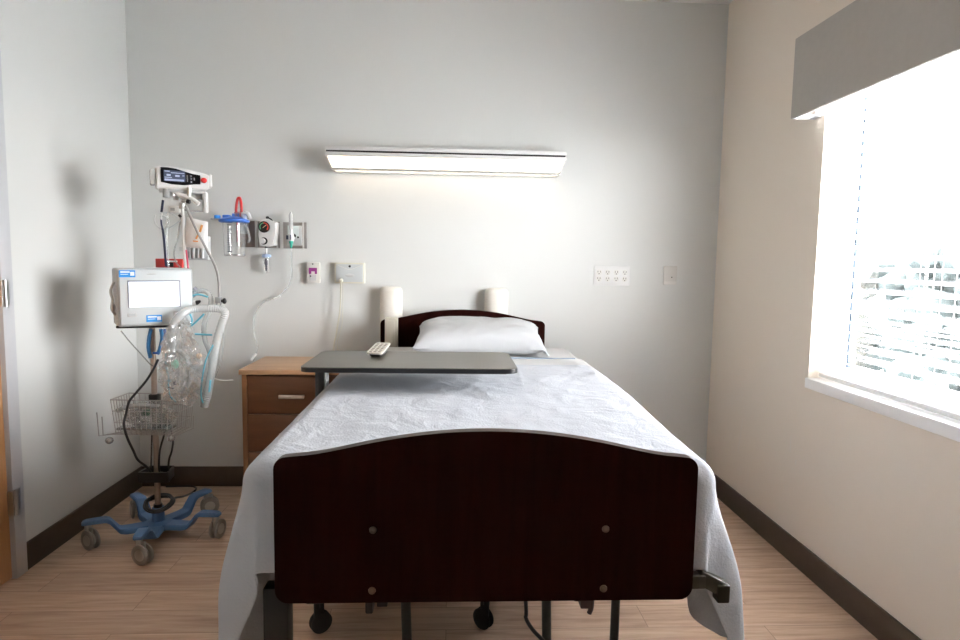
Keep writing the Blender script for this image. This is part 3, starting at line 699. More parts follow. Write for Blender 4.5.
blank = drape('blanket', BLANKET, 'pale blue blanket draped over the bed and hanging at both sides', 'blanket', -.424, .628, .903, -.95, -2.285, .60, .50, .28, .045, (.03, .11), 136, 120, 5.0, .006, .0045, taper=.036)

# pillow
def pillow():
    bm = NB(); n = 44; W, D_, H = .340, .225, .079; top = []; bot = []
    for j in range(n+1):
        rt = []; rb = []
        for i in range(n+1):
            u = -1+2*i/n; v = -1+2*j/n
            e = (max(0, 1-abs(u)**4.2)*max(0, 1-abs(v)**3))**.45
            pinch = 1-.07*(1-abs(u)**2)*abs(v)**3
            px = u*W*(1-.05*(1-v*v)**1*abs(u)**3); py = v*D_*(1-.10*(1-u*u)*abs(v)**3)
            n1 = noise.noise(Vector((u*2.2, v*2.2, 1.7)))*.014+noise.noise(Vector((u*6, v*5, 4)))*.006
            rt.append((px, py, H*e*1.12+n1*e)); rb.append((px, py, -H*e*.72))
        top.append(rt); bot.append(rb)
    T_ = [[bm.verts.new(p) for p in r] for r in top]
    B_ = [[(T_[j][i] if i in (0, n) or j in (0, n) else bm.verts.new(bot[j][i])) for i in range(n+1)] for j in range(n+1)]
    for j in range(n):
        for i in range(n):
            bm.faces.new((T_[j][i], T_[j][i+1], T_[j+1][i+1], T_[j+1][i]))
            q = [B_[j][i], B_[j+1][i], B_[j+1][i+1], B_[j][i+1]]
            if len(set(q)) == 4 and not all(any(x is t for rr in T_ for t in ()) for x in q):
                try: bm.faces.new(q)
                except ValueError: pass
    bmesh.ops.transform(bm, matrix=Matrix.Rotation(math.radians(9), 4, 'X'), verts=bm.verts)
    return bm
pl = obj('pillow', pillow(), CASE, loc=(.160, -.41, .970), rotz=math.radians(-2))
tag(pl, 'plump white pillow lying against the headboard', 'pillow')
bm = NB(); pts = []
for i in range(13):
    t = i/12; pts.append((t, math.sin(t*9)*.008))
g_ = []
for j in range(5):
    g_.append([bm.verts.new((.315+.034*(j/4)+.004*math.sin(t*8), -.235+.20*t, -.036+.010*math.sin(t*7+j)-.004*j)) for t, s in pts])
for j in range(4):
    for i in range(12): bm.faces.new((g_[j][i], g_[j][i+1], g_[j+1][i+1], g_[j+1][i]))
fl = obj('pillowcase_flap', bm, CASE, pl); sd = fl.modifiers.new('s', 'SOLIDIFY'); sd.thickness = .004

# ------------------------------------------------------------------ overbed table
TX0, TX1, TY0, TY1, TT = -.516, .243, -1.600, -1.185, 1.003
ob = thing('overbed_table', 'rolling overbed table with a dark grey top across the bed', 'table', (-.47, -1.38, 0))
def rrect(x0, x1, y0, y1, r, n=7):
    P = []
    for cx, cy, a0 in ((x1-r, y1-r, 0), (x0+r, y1-r, 90), (x0+r, y0+r, 180), (x1-r, y0+r, 270)):
        for i in range(n+1):
            a = math.radians(a0+90*i/n); P.append((cx+r*math.cos(a), cy+r*math.sin(a)))
    return P
bm = NB(); prism(bm, rrect(TX0+.004, TX1-.004, TY0+.004, TY1-.004, .036), lambda a, b, t: Vector((a, b, t)), TT-.012, TT); rel(obj('tabletop', bm, TTOP, ob), ob)
bm = NB(); prism(bm, rrect(TX0, TX1, TY0, TY1, .04), lambda a, b, t: Vector((a, b, t)), TT-.017, TT-.0015)
rel(obj('edge_band', bm, mat('dark_edge_band', (.010, .011, .013), .3), ob), ob)
rel(B('underside_panel', mat('pale_underside', (.35, .35, .34), .5), (TX0+.09, TX1-.04, TY0+.03, TY1-.03, TT-.024, TT-.017), ob), ob)
px0 = -.481
bm = NB(); bx(bm, px0-.020, px0+.012, -1.41, -1.34, .42, TT-.024, bev=.004); rel(obj('inner_column', bm, BLACK, ob), ob)
bm = NB(); bx(bm, px0+.012, px0+.020, -1.405, -1.345, .42, TT-.024, bev=.002); rel(obj('column_strip', bm, LTG, ob), ob)
bm = NB(); bx(bm, px0-.03, px0+.026, -1.42, -1.33, .10, .58, bev=.005); rel(obj('outer_column', bm, BLACK, ob), ob)
bm = NB(); bx(bm, px0-.03, px0+.03, -1.55, -1.20, .122, .152, bev=.004); bx(bm, px0+.02, .17, -1.54, -1.50, .127, .152, bev=.004); bx(bm, px0+.02, .17, -1.25, -1.21, .127, .152, bev=.004); rel(obj('base', bm, BLACK, ob), ob)
for x, y, rz in ((-.475, -1.53, .6), (.15, -1.52, 2.4), (-.475, -1.22, 1.0), (.15, -1.23, 2.2)): caster(ob, x, y, .040, .014, .127, rz=rz, fork=BLACK, hub=RUBBER)
# remote
rm = thing('remote_control', 'white-faced remote control lying on the overbed table', 'remote', (-.278, -1.275, TT), math.radians(-6))
def wedge(y): return .018+(y+.085)/.17*.016
bm = NB(); prism(bm, rrect(-.024, .024, -.080, .080, .008, 4), lambda a, b, t: Vector((a, b, t)), 0, .012)
for v in bm.verts:
    if v.co.z < .001: v.co.x *= .72; v.co.y *= .80
    else: v.co.z = wedge(v.co.y)-.006
obj('casing', bm, BLACK, rm)
bm = NB(); prism(bm, rrect(-.030, .030, -.088, .088, .010, 4), lambda a, b, t: Vector((a, b, wedge(b)+t)), -.006, .001); obj('face_plate', bm, mat('cream_face', (.60, .57, .51), .45), rm)
for r_ in range(6):
    for c_ in range(3):
        bm = NB(); bx(bm, c_*.017-.017-.005, c_*.017-.017+.005, -.07+r_*.026-.006, -.07+r_*.026+.006, 0, .002, bev=.0006)
        for v in bm.verts: v.co.z += wedge(v.co.y)+.0005
        obj('button', bm, mat('grey_key', (.30, .27, .23), .5), rm)

# ------------------------------------------------------------------ cart
CX, CY = -1.425, -.69
ct = thing('medical_cart', 'steel pole stand on a blue five-legged wheeled base in the left corner', 'equipment stand', (CX, CY, 0))
zl, zh, RC = .046, .118, .295
bm = NB(); lathe(bm, [(0, zl-.008), (.060, zl-.006), (.066, zl+.006), (.062, zl+.026), (.03, zl+.034), (.027, zl+.10), (0, zl+.10)], seg=30); obj('hub', bm, BLUE, ct)
for k in range(5):
    a = math.radians(63.5+72*k)
    prof = [(.03, zl, .042, .026), (.14, zl+.002, .040, .024), (.165, zl+.008, .036, .022), (.205, zh-.010, .031, .020), (.222, zh, .030, .018), (.305, zh+.001, .026, .018), (.320, zh-.001, .018, .014)]
    bm = NB(); prev = None; rings = []
    for rr, zz, hw, th in prof:
        rings.append([bm.verts.new((rr, s1*hw*f1, zz+s2)) for s1, f1, s2 in ((-1, 1, 0), (-1, .82, th), (1, .82, th), (1, 1, 0))])
    for A_, B_ in zip(rings, rings[1:]):
        for i in range(4): bm.faces.new((A_[i], A_[(i+1) % 4], B_[(i+1) % 4], B_[i]))
    bm.faces.new(rings[0]); bm.faces.new(rings[-1][::-1])
    bmesh.ops.bevel(bm, geom=bm.edges[:], offset=.003, segments=2, affect='EDGES')
    bmesh.ops.transform(bm, matrix=Matrix.Rotation(a, 4, 'Z'), verts=bm.verts)
    lg = obj('leg', bm, BLUE, ct)
    CL = clear('grey_clear_wheel', gloss=.35, bodyw=.55, body=(.34, .33, .31))
    caster(ct, RC*math.cos(a), RC*math.sin(a), .047, .019, zh+.002, m=mat('grey_tyre', (.30, .28, .25), .35, .2), hub=mat('wheel_chrome', (.55, .53, .50), .3, .8), fork=STEEL, rz=[.4, 2.2, -.5, -.35, 1.35][k], local=True)
bm = NB(); cyl(bm, (0, 0, zl+.09), (0, 0, at(150, 327, CY-.1).z-.006), .0135, seg=18); obj('pole', bm, STEELD, ct)
bm = NB(); tube(bm, [at(188.5, 322, CY-.03)-Vector((CX, CY, 0)), at(187.5, 290, CY-.03)-Vector((CX, CY, 0)), at(184, 245, CY-.03)-Vector((CX, CY, 0)), at(182, 200, CY-.03)-Vector((CX, CY, 0)), at(181.5, 190, CY-.02)-Vector((CX, CY, 0))], .0085); obj('upper_rod', bm, WHITE, ct)
bm = NB(); cyl(bm, (0, 0, zl+.09), (0, 0, zl+.115), .02); obj('pole_collar', bm, BLACK, ct)
# black cord bracket and coil
def cz(x, y, Y=CY-.0): p_ = at(x, y, Y); return p_
zb = cz(155, 473).z
bm = NB()
for P, rr in (([(-.062, -.055), (.075, -.055), (.06, .045), (-.05, .045), (-.062, -.055)], 0),):
    for (ax, ay), (bx_, by_) in zip(P, P[1:]):
        d = Vector((bx_-ax, by_-ay, 0)); n_ = Vector((-d.y, d.x, 0)).normalized()*.004
        vs = [(ax-n_.x, ay-n_.y), (bx_-n_.x, by_-n_.y), (bx_+n_.x, by_+n_.y), (ax+n_.x, ay+n_.y)]
        prism(bm, vs, lambda a, b, t: Vector((a, b, t)), zb-.028, zb+.022)
bx(bm, -.02, .02, -.055, .02, zb-.02, zb+.0)
obj('cord_bracket', bm, BLACK, ct)
# tray for monitor
MRZ = math.radians(34)
zt = cz(150, 325.5, CY-.1).z
bm = NB(); bx(bm, -.13, .13, -.14, .07, zt-.008, zt+.004, bev=.003, M=Matrix.Rotation(math.radians(18), 4, 'Z')); obj('monitor_tray', bm, BLACK, ct)
# wire basket as a part
bz0, bz1 = .548, .712
def wires(bm, pts, r=.0018): tube(bm, pts, r, seg=6, smooth=1)
bm = NB(); BW, BDp = .158, .075
def bpt(s, t, z, f=1): return (s*BW*(.90+.10*f), -.07+t*BDp*(.9+.1*f), z)
for z, f in ((bz0, 0), (bz0+.055, .35), (bz0+.11, .7), (bz1, 1)):
    wires(bm, [bpt(-1, -1, z, f), bpt(1, -1, z, f), bpt(1, 1, z, f), bpt(-1, 1, z, f), bpt(-1, -1, z, f)], .003 if f == 1 else .0018)
for i in range(13):
    s = -1+2*i/12
    wires(bm, [bpt(s, -1, bz1, 1), bpt(s, -1, bz0, 0), bpt(s, 1, bz0, 0), bpt(s, 1, bz1, 1)])
for i in range(1, 7):
    t = -1+2*i/7
    wires(bm, [bpt(-1, t, bz1, 1), bpt(-1, t, bz0, 0), bpt(1, t, bz0, 0), bpt(1, t, bz1, 1)])
wires(bm, [bpt(-1, -1, bz0, 0), (-BW-.045, -.17, bz0), (-BW-.05, -.17, bz0+.11)], .0025)
wires(bm, [bpt(-1, -.5, bz0, 0), (-BW-.05, -.13, bz0-.008), (-BW-.052, -.13, bz0+.08)], .0025)
wires(bm, [bpt(1, -1, bz0, 0), (BW+.055, -.12, bz0+.03), (BW+.055, -.12, bz0+.09)], .002)
bmesh.ops.transform(bm, matrix=Matrix.Translation((.030, 0, .0)) @ Matrix.Rotation(math.radians(-3), 4, 'Z'), verts=bm.verts)
obj('wire_basket', bm, mat('dull_wire', (.42, .40, .38), .4, .5), ct)
bm = NB(); bx(bm, -.02, .02, -.02, .03, bz1-.05, bz1+.0, bev=.003); obj('basket_clamp', bm, BLACK, ct)
for sx in (-.13, .13):
    bm = NB(); sph(bm, (sx, -.17 if sx < 0 else -.13, bz0-.018), .018, (1, 1, .9)); obj('clear_clip', bm, clear('smoky_clear', gloss=.3, bodyw=.5, body=(.5, .5, .48)), ct)

# power cords of the stand
pc = thing('power_cord', 'black power cord looped down the blue-based stand to the floor', 'cord', (CX, CY-.02, .0))
YB = CY-.16
bm = NB()
tube(bm, [at(158, 360, CY-.03), at(153, 370, YB+.05), at(146, 381, YB), at(136, 393, YB-.03), at(129, 402, YB-.05), at(126, 414, YB-.05), at(124, 424, YB-.06), at(127, 437, YB-.04), at(133, 450, YB), at(138, 460, CY-.10), at(147, 467, CY-.06), at(152, 474, CY-.045)], .0055)
rel(obj('hanging_cable', bm, BLACK, pc), pc)
bm = NB(); tube(bm, [at(167, 418, CY-.02), at(164, 435, CY-.02), at(160, 450, CY-.02), at(159, 466, CY-.04), at(160, 474, CY-.04)], .005)
tube(bm, [at(169, 420, CY-.03), at(173, 437, CY-.03), at(172, 450, CY-.03), at(169, 460, CY-.03), at(168, 474, CY-.03)], .005)
tube(bm, [at(152, 428, CY-.01), at(151.5, 450, CY-.01), at(151, 470, CY-.02)], .004); rel(obj('pole_cable', bm, BLACK, pc), pc)
zc0 = cz(158, 505).z
bm = NB(); pts = []
for i in range(80):
    a = 2*PI*i/20; rr = .062+.006*math.sin(i*.7)
    pts.append((CX+.012+rr*math.cos(a), CY-.01+rr*.85*math.sin(a), zc0+.016+.010*math.sin(i*.31)-.022*max(0, math.sin(-a))+i*.00018))
tube(bm, pts, .0065, seg=8, smooth=2); rel(obj('coil', bm, BLACK, pc), pc)
def onfloor(x, y, z=.007):
    d = fwd + rgt*((x-480)/FPX) - upv*((y-320)/FPX); t = (z-CH)/d.z
    return Vector((0, -CD, CH))+d*t
bm = NB(); tube(bm, [pts[-1], at(175, 498, CY+.05), at(183, 496.5, CY+.22), onfloor(191, 493), onfloor(195.5, 490), onfloor(195, 487), onfloor(187, 486), onfloor(166, 486.5)], .0055); rel(obj('floor_cable', bm, BLACK, pc), pc)

# monitor (ventilator) ----------------------------------------------
fc = at(154, 296, CY-.13)
mh = .262; mw = .312
mon = thing('patient_monitor', 'pale grey medical monitor with a lit white screen on the stand tray', 'monitor', (fc.x-.030, fc.y+.055, zt+.004), MRZ)
bm = NB(); bx(bm, -mw/2, mw/2, -.09, .07, 0, mh, bev=.012, seg=3); obj('housing', bm, PALEG, mon)
bm = NB(); bx(bm, -mw/2+.006, mw/2-.006, -.100, -.088, .008, mh-.006, bev=.008, seg=3); obj('bezel', bm, mat('bezel_white', (.56, .60, .61), .35), mon)
sx0, sx1, sz0, sz1 = -.112, .092, .088, .202
obj_s = B('screen_frame', mat('frame_grey', (.22, .24, .28), .4), (sx0-.004, sx1+.006, -.1025, -.0985, sz0-.002, sz1+.006), mon)
B('screen', mat('lit_screen', (.8, .82, .9), .3, emit=(.92, .94, 1), estr=.42), (sx0, sx1, -.1045, -.100, sz0, sz1), mon)
for (lx, lz) in ((-.148, .222), (-.046, .020)):
    lb = B('blue_sticker', BLUEL, (lx, lx+.064, -.1015, -.0995, lz, lz+.031), mon)
    B('print', mat('sticker_print', (.75, .82, .90), .5), [(lx+.006, lx+.042, -.1022, -.1012, lz+.020, lz+.026), (lx+.006, lx+.036, -.1022, -.1012, lz+.012, lz+.0145), (lx+.044, lx+.060, -.1022, -.1012, lz+.007, lz+.024)], lb)
for (bx0, col) in ((-.120, LTG), (.066, WHITE)):
    b1 = B('key', LTG, (bx0, bx0+.036, -.102, -.099, .046, .064), mon, bev=.002)
    B('key_mark', mat('key_mark_%d' % (bx0 > 0), (.45, .48, .5) if bx0 < 0 else (.75, .75, .82), .4), (bx0+.006, bx0+.030, -.1035, -.1015, .050, .060), b1)
bm = NB(); sph(bm, (-.018, -.099, .236), .022, (1, .12, .18)); obj('maker_badge', bm, LTG, mon)
bm = NB(); tube(bm, [(-mw/2-.002, -.03, .20), (-mw/2-.018, -.03, .16), (-mw/2-.012, -.03, .12), (-mw/2-.016, -.03, .08), (-mw/2-.002, -.03, .05)], .006); sph(bm, (-mw/2-.012, -.035, .085), .014, (.7, 1, 1.6)); obj('side_latch', bm, STEEL, mon)

# red box behind monitor
rb0 = at(158, 258.5, -.60); rb1 = at(186, 269, -.60)
rbx = thing('red_box', 'small red box with a black catch resting on the pale monitor', 'box', ((rb0.x+rb1.x)/2, -.60, rb1.z-.01))
zm_top = zt+.004+mh
bm = NB(); bx(bm, rb0.x, rb1.x-.004, -.63, -.56, zm_top+.001, rb0.z, bev=.003); rel(obj('body', bm, REDD, rbx), rbx)
rel(B('catch', BLACK, ((rb0.x*.45+rb1.x*.55)-.02, (rb0.x*.45+rb1.x*.55)+.014, -.637, -.629, zm_top+.004, rb0.z-.018), rbx, bev=.002), rbx)
rel(B('white_clip', WHITE, (rb0.x+.05, rb0.x+.105, -.636, -.629, rb0.z-.016, rb0.z-.009), rbx, bev=.001), rbx)

# infusion pump at top ------------------------------------------------
pf = at(180, 178, CY-.06); PRZ = math.radians(27)
pp = thing('infusion_pump', 'white infusion pump with a dark lit display at the top of the pole', 'pump', (pf.x-.014, CY-.015, pf.z-.048), PRZ); pp.scale = (.84, .84, .80)
bm = NB(); prism(bm, [(-.128, .002), (-.118, -.006), (.125, .0), (.140, .012), (.140, .085), (.125, .094), (.05, .108), (-.05, .122), (-.108, .122), (-.126, .112)], lambda a, b, t: Vector((a, t, b+.0)), -.062, .05)
bmesh.ops.bevel(bm, geom=[e for e in bm.edges if abs(e.verts[0].co.y-e.verts[1].co.y) < 1e-5], offset=.007, segments=3, affect='EDGES')
obj('body', bm, WHITE, pp)
bm = NB(); prism(bm, [(-.104, .030), (-.05, .020), (.01, .019), (.06, .028), (.092, .030), (.092, .082), (.05, .088), (-.03, .110), (-.07, .114), (-.104, .112)], lambda a, b, t: Vector((a, t, b)), -.0655, -.060)
dg = obj('display_glass', bm, mat('black_glass', (.006, .006, .009), .15), pp)
SCR = mat('dark_lit_screen', (.02, .027, .05), .3, emit=(.10, .12, .20), estr=.18)
B('display', SCR, (-.090, .016, -.0665, -.065, .036, .098), dg)
B('readout', mat('display_text', (.25, .28, .36), .3, emit=(.5, .55, .75), estr=.25), [(-.086, -.060, -.0672, -.0663, .090, .095), (-.055, .012, -.0672, -.0663, .083, .087), (-.076, -.056, -.0672, -.0663, .066, .076), (-.034, -.012, -.0672, -.0663, .064, .074), (.002, .012, -.0672, -.0663, .070, .074), (-.086, -.05, -.0672, -.0663, .056, .060), (-.086, .010, -.0672, -.0663, .040, .050)], dg)
B('key_column', mat('keys_grey', (.25, .25, .27), .4), [(.024, .029, -.067, -.065, .040, .078), (.042, .050, -.067, -.065, .070, .078), (.042, .050, -.067, -.065, .054, .062), (.042, .050, -.067, -.065, .036, .044), (.058, .063, -.067, -.065, .050, .066)], dg)
bm = NB(); lathe(bm, [(.016, 0), (.015, .010), (.010, .014), (0, .015)], M=Matrix.Translation((.110, -.062, .055)) @ Matrix.Rotation(PI/2, 4, 'X')); obj('red_knob', bm, RED, pp)
bm = NB(); bx(bm, -.155, -.128, -.045, .035, .015, .105, bev=.008); obj('side_cap', bm, clear('frosted_side', gloss=.2, bodyw=.7, body=(.8, .82, .82)), pp)
bm = NB(); bx(bm, .140, .156, -.04, .04, .02, .095, bev=.006); obj('door_edge', bm, WHITE, pp)
bm = NB(); bx(bm, -.11, .12, -.05, .04, -.022, -.002, bev=.004); obj('lower_rail', bm, LTG, pp)
bm = NB(); cyl(bm, (-.080, -.045, -.055), (-.080, -.045, -.006), .017); obj('tube_socket', bm, MIDG, pp)

# clamp head + valve cluster under pump
cl = thing('pole_clamp', 'chrome and white clamp cluster beneath the infusion pump', 'clamp', (CX, CY-.03, at(183, 200, CY).z))
def C3(x, y, dY=-.05): return at(x, y, CY+dY)
bm = NB(); tube(bm, [C3(172, 189), C3(178, 194), C3(190, 198), C3(199, 204)], .011); cyl(bm, C3(176, 190, -.02), C3(176, 200, -.02), .012); rel(obj('swivel_arm', bm, WHITE, cl), cl)
bm = NB(); cyl(bm, C3(182, 203), C3(182, 209), .014); sph(bm, C3(184, 201), .012); rel(obj('chrome_joint', bm, STEEL, cl), cl)
for x_, r_ in ((189, .010), (173, .011)): bm = NB(); cyl(bm, C3(x_, 187.5), C3(x_, 196), r_); rel(obj('chrome_stud', bm, STEEL, cl), cl)
bm = NB(); cyl(bm, C3(187, 201, -.07), C3(190, 202, -.07), .010); cyl(bm, C3(179, 215, -.06), C3(181, 217, -.06), .006); rel(obj('black_knob', bm, BLACK, cl), cl)
bm = NB(); a_, b_ = C3(203, 192, 0), C3(208, 213, 0); bx(bm, a_.x, b_.x, a_.y-.015, a_.y+.015, b_.z, a_.z, bev=.008); rel(obj('white_handle', bm, WHITE, cl), cl)
bm = NB(); a_, b_ = C3(196, 190, .01), C3(202, 206, .01); bx(bm, a_.x, b_.x, a_.y-.01, a_.y+.02, b_.z, a_.z, bev=.003); rel(obj('grey_slide', bm, LTG, cl), cl)
bm = NB(); a_, b_ = C3(186, 199, .02), C3(206, 212, .02); bx(bm, a_.x, b_.x, a_.y-.03, a_.y+.02, b_.z, a_.z, bev=.008); rel(obj('frosted_block', bm, clear('frosted_block', gloss=.3, bodyw=.6, body=(.8, .82, .8)), cl), cl)
bm = NB(); a_, b_ = C3(169, 206), C3(180, 213); bx(bm, a_.x, b_.x, a_.y-.012, a_.y+.02, b_.z, a_.z, bev=.003); rel(obj('sensor_box', bm, WHITE, cl), cl)
bm = NB(); a_, b_ = C3(171.5, 208), C3(176, 211); bx(bm, a_.x, b_.x, a_.y-.0135, a_.y-.010, b_.z, a_.z); rel(obj('sensor_window', bm, MIDG, cl), cl)
bm = NB(); a_, b_ = C3(181, 209), C3(183, 215); cyl(bm, C3(181.5, 207, -.01), C3(181.5, 220, -.01), .008); tube(bm, [C3(183, 203, -.01), C3(188, 210, -.01)], .007); rel(obj('drop_stem', bm, STEEL, cl), cl)
bm = NB(); tube(bm, [C3(155, 215), C3(154.5, 221), C3(157, 226), C3(162, 229), C3(166, 227), C3(169, 222), C3(166, 217), C3(160, 216)], .003, seg=6); rel(obj('wire_loop', bm, LTG, cl), cl)
bm = NB(); tube(bm, [C3(160, 213, -.03), C3(170, 213, -.03), C3(178, 218, -.03)], .0025, seg=6); tube(bm, [C3(168, 229, -.03), C3(174, 225, -.03), C3(181, 220, -.03)], .0035, seg=6); rel(obj('hook_wires', bm, PALEG, cl), cl)

# hanging tubes (each one a thing)
def hose(name, label, cat, pts, r, m, seg=10, rf=None, smooth=8):
    bm = NB(); tube(bm, pts, r, seg=seg, rf=rf, smooth=smooth); o = obj(name, bm, m); return tag(o, label, cat)
z = thing('dark_probe_tube', 'thin dark navy tube hanging from the left end of the pump', 'tube', C3(167, 268))
bm = NB(); tube(bm, [C3(164.5, 188), C3(163.5, 197), C3(162.5, 206)], .0045); tube(bm, [C3(162, 213), C3(161, 220)], .004); rel(obj('clear_segment', bm, TUBEW, z), z)
bm = NB(); tube(bm, [C3(163, 200, -.052), C3(161.5, 212, -.052)], .0055, smooth=1); tube(bm, [C3(162.5, 228), C3(164, 240), C3(166, 266, -.02)], .0055); tube(bm, [C3(161, 219), C3(161.5, 224), C3(162.5, 229)], .004); rel(obj('dark_segment', bm, NAVY, z), z)
hose('clear_feed_tube', 'thin clear tube hanging between pump and monitor', 'tube', [C3(168, 213, -.03), C3(167, 235, -.03), C3(168, 258, -.02), C3(168.5, 267, -.02)], .005, CLRT)
hose('clear_side_line', 'very thin clear line curving down left of the white tube', 'tube', [C3(181, 216, -.02), C3(178, 235, -.02), C3(174, 252, -.02), C3(176, 262, .0), C3(181, 268, 0)], .0035, CLRT)
z = hose('red_lead', 'short red lead hanging just right of the red box', 'lead', [C3(186, 250, -.03), C3(187.5, 262, -.03), C3(188.5, 274, -.03), C3(189, 284, -.04)], .0045, mat('pink_red_tube', (.62, .06, .12), .4))
z = thing('support_arm', 'grey curved arm descending from the clamp with a black knob at its end', 'support arm', C3(220, 306, -.04))
bm = NB(); tube(bm, [C3(186, 206, -.06), C3(191, 218, -.07), C3(198, 233, -.07), C3(207, 250, -.06), C3(215, 266, -.05), C3(218.5, 280, -.04), C3(219, 298, -.04)], .0058); rel(obj('arm_rod', bm, TUBEG, z), z)
bm = NB(); a_, b_ = C3(216, 297, -.04), C3(221.5, 303, -.04); bx(bm, a_.x, b_.x, a_.y-.016, a_.y+.016, b_.z, a_.z, bev=.002)
for x in (217, 221): cyl(bm, C3(x, 302, -.04), C3(x, 308, -.04), .004, seg=10)
rel(obj('hose_clip', bm, MIDG, z), z)
bm = NB(); cyl(bm, C3(221, 301, -.04), C3(223.5, 301, -.04), .006); sph(bm, C3(224.5, 301, -.04), .013, (.8, 1, 1.1)); rel(obj('thumb_knob', bm, BLACK, z), z)
z = thing('sensor_plug', 'black and white plug at the lower right edge of the monitor', 'plug', C3(192, 320, -.06))
bm = NB(); cyl(bm, C3(189.5, 288, -.06), C3(190, 301, -.06), .007); rel(obj('grey_sleeve', bm, MIDG, z), z)
bm = NB(); a_, b_ = C3(189, 298, -.05), C3(191.5, 306, -.05); bx(bm, a_.x, b_.x, a_.y-.015, a_.y+.015, C3(190, 308).z, a_.z, bev=.002); cyl(bm, C3(196, 303, -.06), C3(200.5, 301, -.06), .013, .005); rel(obj('black_body', bm, BLACK, z), z)
bm = NB(); cyl(bm, C3(191, 304, -.06), C3(196.5, 303, -.06), .014); rel(obj('white_collar', bm, WHITE, z), z)

# grey rack + paper bag
z = thing('accessory_rack', 'grey slotted holder behind the white paper pouch', 'holder', C3(198, 262, .02))
a_, b_ = C3(187, 236, .03), C3(209, 260, .03)
bm = NB(); bx(bm, a_.x, b_.x, a_.y-.01, a_.y+.03, b_.z, a_.z, bev=.003); bx(bm, a_.x-.03, a_.x+.02, a_.y-.02, a_.y+.0, b_.z+.04, b_.z+.06); rel(obj('backing', bm, PALEG, z), z)
for i, x in enumerate((189.5, 193.5, 198, 202.5)):
    p0, p1 = C3(x, 248, .018), C3(x, 258, .018); bm = NB(); cyl(bm, p0, p1, .0075, seg=12); rel(obj('slot', bm, LTG if i % 2 else MIDG, z), z)
z = thing('paper_pouch', 'white paper pouch with an orange mark hanging below the pump', 'pouch', C3(196, 249, -.03))
bm = NB(); n = 12; gg = []; tl, tr_, bl_, br_ = C3(187, 217, -.03), C3(208, 222, -.03), C3(184, 247, -.03), C3(207.5, 249, -.03)
for s in (-1, 1):
    G = []
    for j in range(n+1):
        row = []
        for i in range(n+1):
            u, v = i/n, j/n; p_ = tl.lerp(tr_, u).lerp(bl_.lerp(br_, u), v)
            e = (max(0, u*(1-u)*4)*max(0, v*(1-v)*4))**.4
            p_ = p_+Vector((0, s*(.012*e+.002)+.003*noise.noise(Vector((u*4, v*4, s))), 0)); row.append(bm.verts.new(p_))
        G.append(row)
    gg.append(G)
    for j in range(n):
        for i in range(n): bm.faces.new((G[j][i], G[j][i+1], G[j+1][i+1], G[j+1][i]))
for k in range(n):
    for idx in (0, n):
        bm.faces.new((gg[0][k][idx], gg[0][k+1][idx], gg[1][k+1][idx], gg[1][k][idx])); bm.faces.new((gg[0][idx][k], gg[0][idx][k+1], gg[1][idx][k+1], gg[1][idx][k]))
rel(obj('pouch_body', bm, PAPER, z), z)
bm = NB()
for (xa, ya, xb, yb, w) in ((202, 225, 200, 232, .005), (199, 233, 196, 239, .004), (193, 241, 198, 241.5, .003)):
    p0, p1 = at(xa, ya, CY-.047), at(xb, yb, CY-.047); d = (p1-p0); nn = Vector((-d.z, 0, d.x)).normalized()*w
    prism(bm, [((p0-nn).x, (p0-nn).z), ((p1-nn).x, (p1-nn).z), ((p1+nn).x, (p1+nn).z), ((p0+nn).x, (p0+nn).z)], lambda a, b, t: Vector((a, t, b)), CY-.0475, CY-.046)
rel(obj('orange_print', bm, ORANGE, z), z)
bm = NB(); tube(bm, [C3(190, 218, -.03), C3(188, 212, -.02), C3(187, 208, -.02)], .002, seg=6); rel(obj('hanging_string', bm, TUBEW, z), z)

# corrugated breathing hose
def corr(i): return .0125+.0022*(1 if i % 2 else -1)
z = thing('breathing_hose', 'thick translucent corrugated hose arching right of the monitor', 'hose', C3(205, 405, -.12))
def cpath(L, n=14): return spline(L, n)
P = [C3(172, 354, -.16), C3(171, 338, -.17), C3(174, 324, -.17), C3(182, 314, -.16), C3(193, 309, -.12), C3(207, 308.5, -.10), C3(219, 309, -.09), C3(225, 313, -.09), C3(222, 323, -.09), C3(217, 340, -.09), C3(213.5, 360, -.09), C3(210, 380, -.09), C3(207.5, 395, -.09), C3(205.5, 403, -.09)]
bm = NB(); tube(bm, spline(P, 10), .014, seg=12, smooth=1, rf=lambda i: .0175+.0010*(1 if i % 2 else -1)); rel(obj('main_limb', bm, CORR, z), z)
P = [C3(190, 296, -.03), C3(198, 291, -.03), C3(207, 292, -.03), C3(211, 300, -.03), C3(209, 311, -.04), C3(204, 325, -.06), C3(205, 340, -.06), C3(209, 350, -.07), C3(211, 362, -.07), C3(207, 385, -.07), C3(203, 400, -.08), C3(205, 405, -.08)]
bm = NB(); tube(bm, spline(P, 10), .012, seg=12, smooth=1, rf=lambda i: .0115+.0008*(1 if i % 2 else -1)); rel(obj('return_limb', bm, CORR, z), z)
bm = NB(); tube(bm, [C3(213, 345, -.115), C3(206, 360, -.115), C3(202, 380, -.115), C3(201, 395, -.115), C3(203, 403, -.115)], .0035)
rel(obj('teal_clip', bm, TEAL, z), z); bm = NB()
tube(bm, [C3(195, 334, -.11), C3(203, 334.5, -.11), C3(212, 335, -.11)], .0045); tube(bm, [C3(190, 327, -.12), C3(197, 321, -.12), C3(204, 314, -.12)], .0045); tube(bm, [C3(190, 297, -.055), C3(198, 294.5, -.055), C3(208, 297, -.055)], .0045)
tube(bm, [C3(190, 314, -.13), C3(192, 320, -.13), C3(191, 324, -.13)], .004); tube(bm, [C3(210.5, 380, -.12), C3(209, 392, -.12)], .0045)
rel(obj('teal_heater_line', bm, TEAL, z), z)
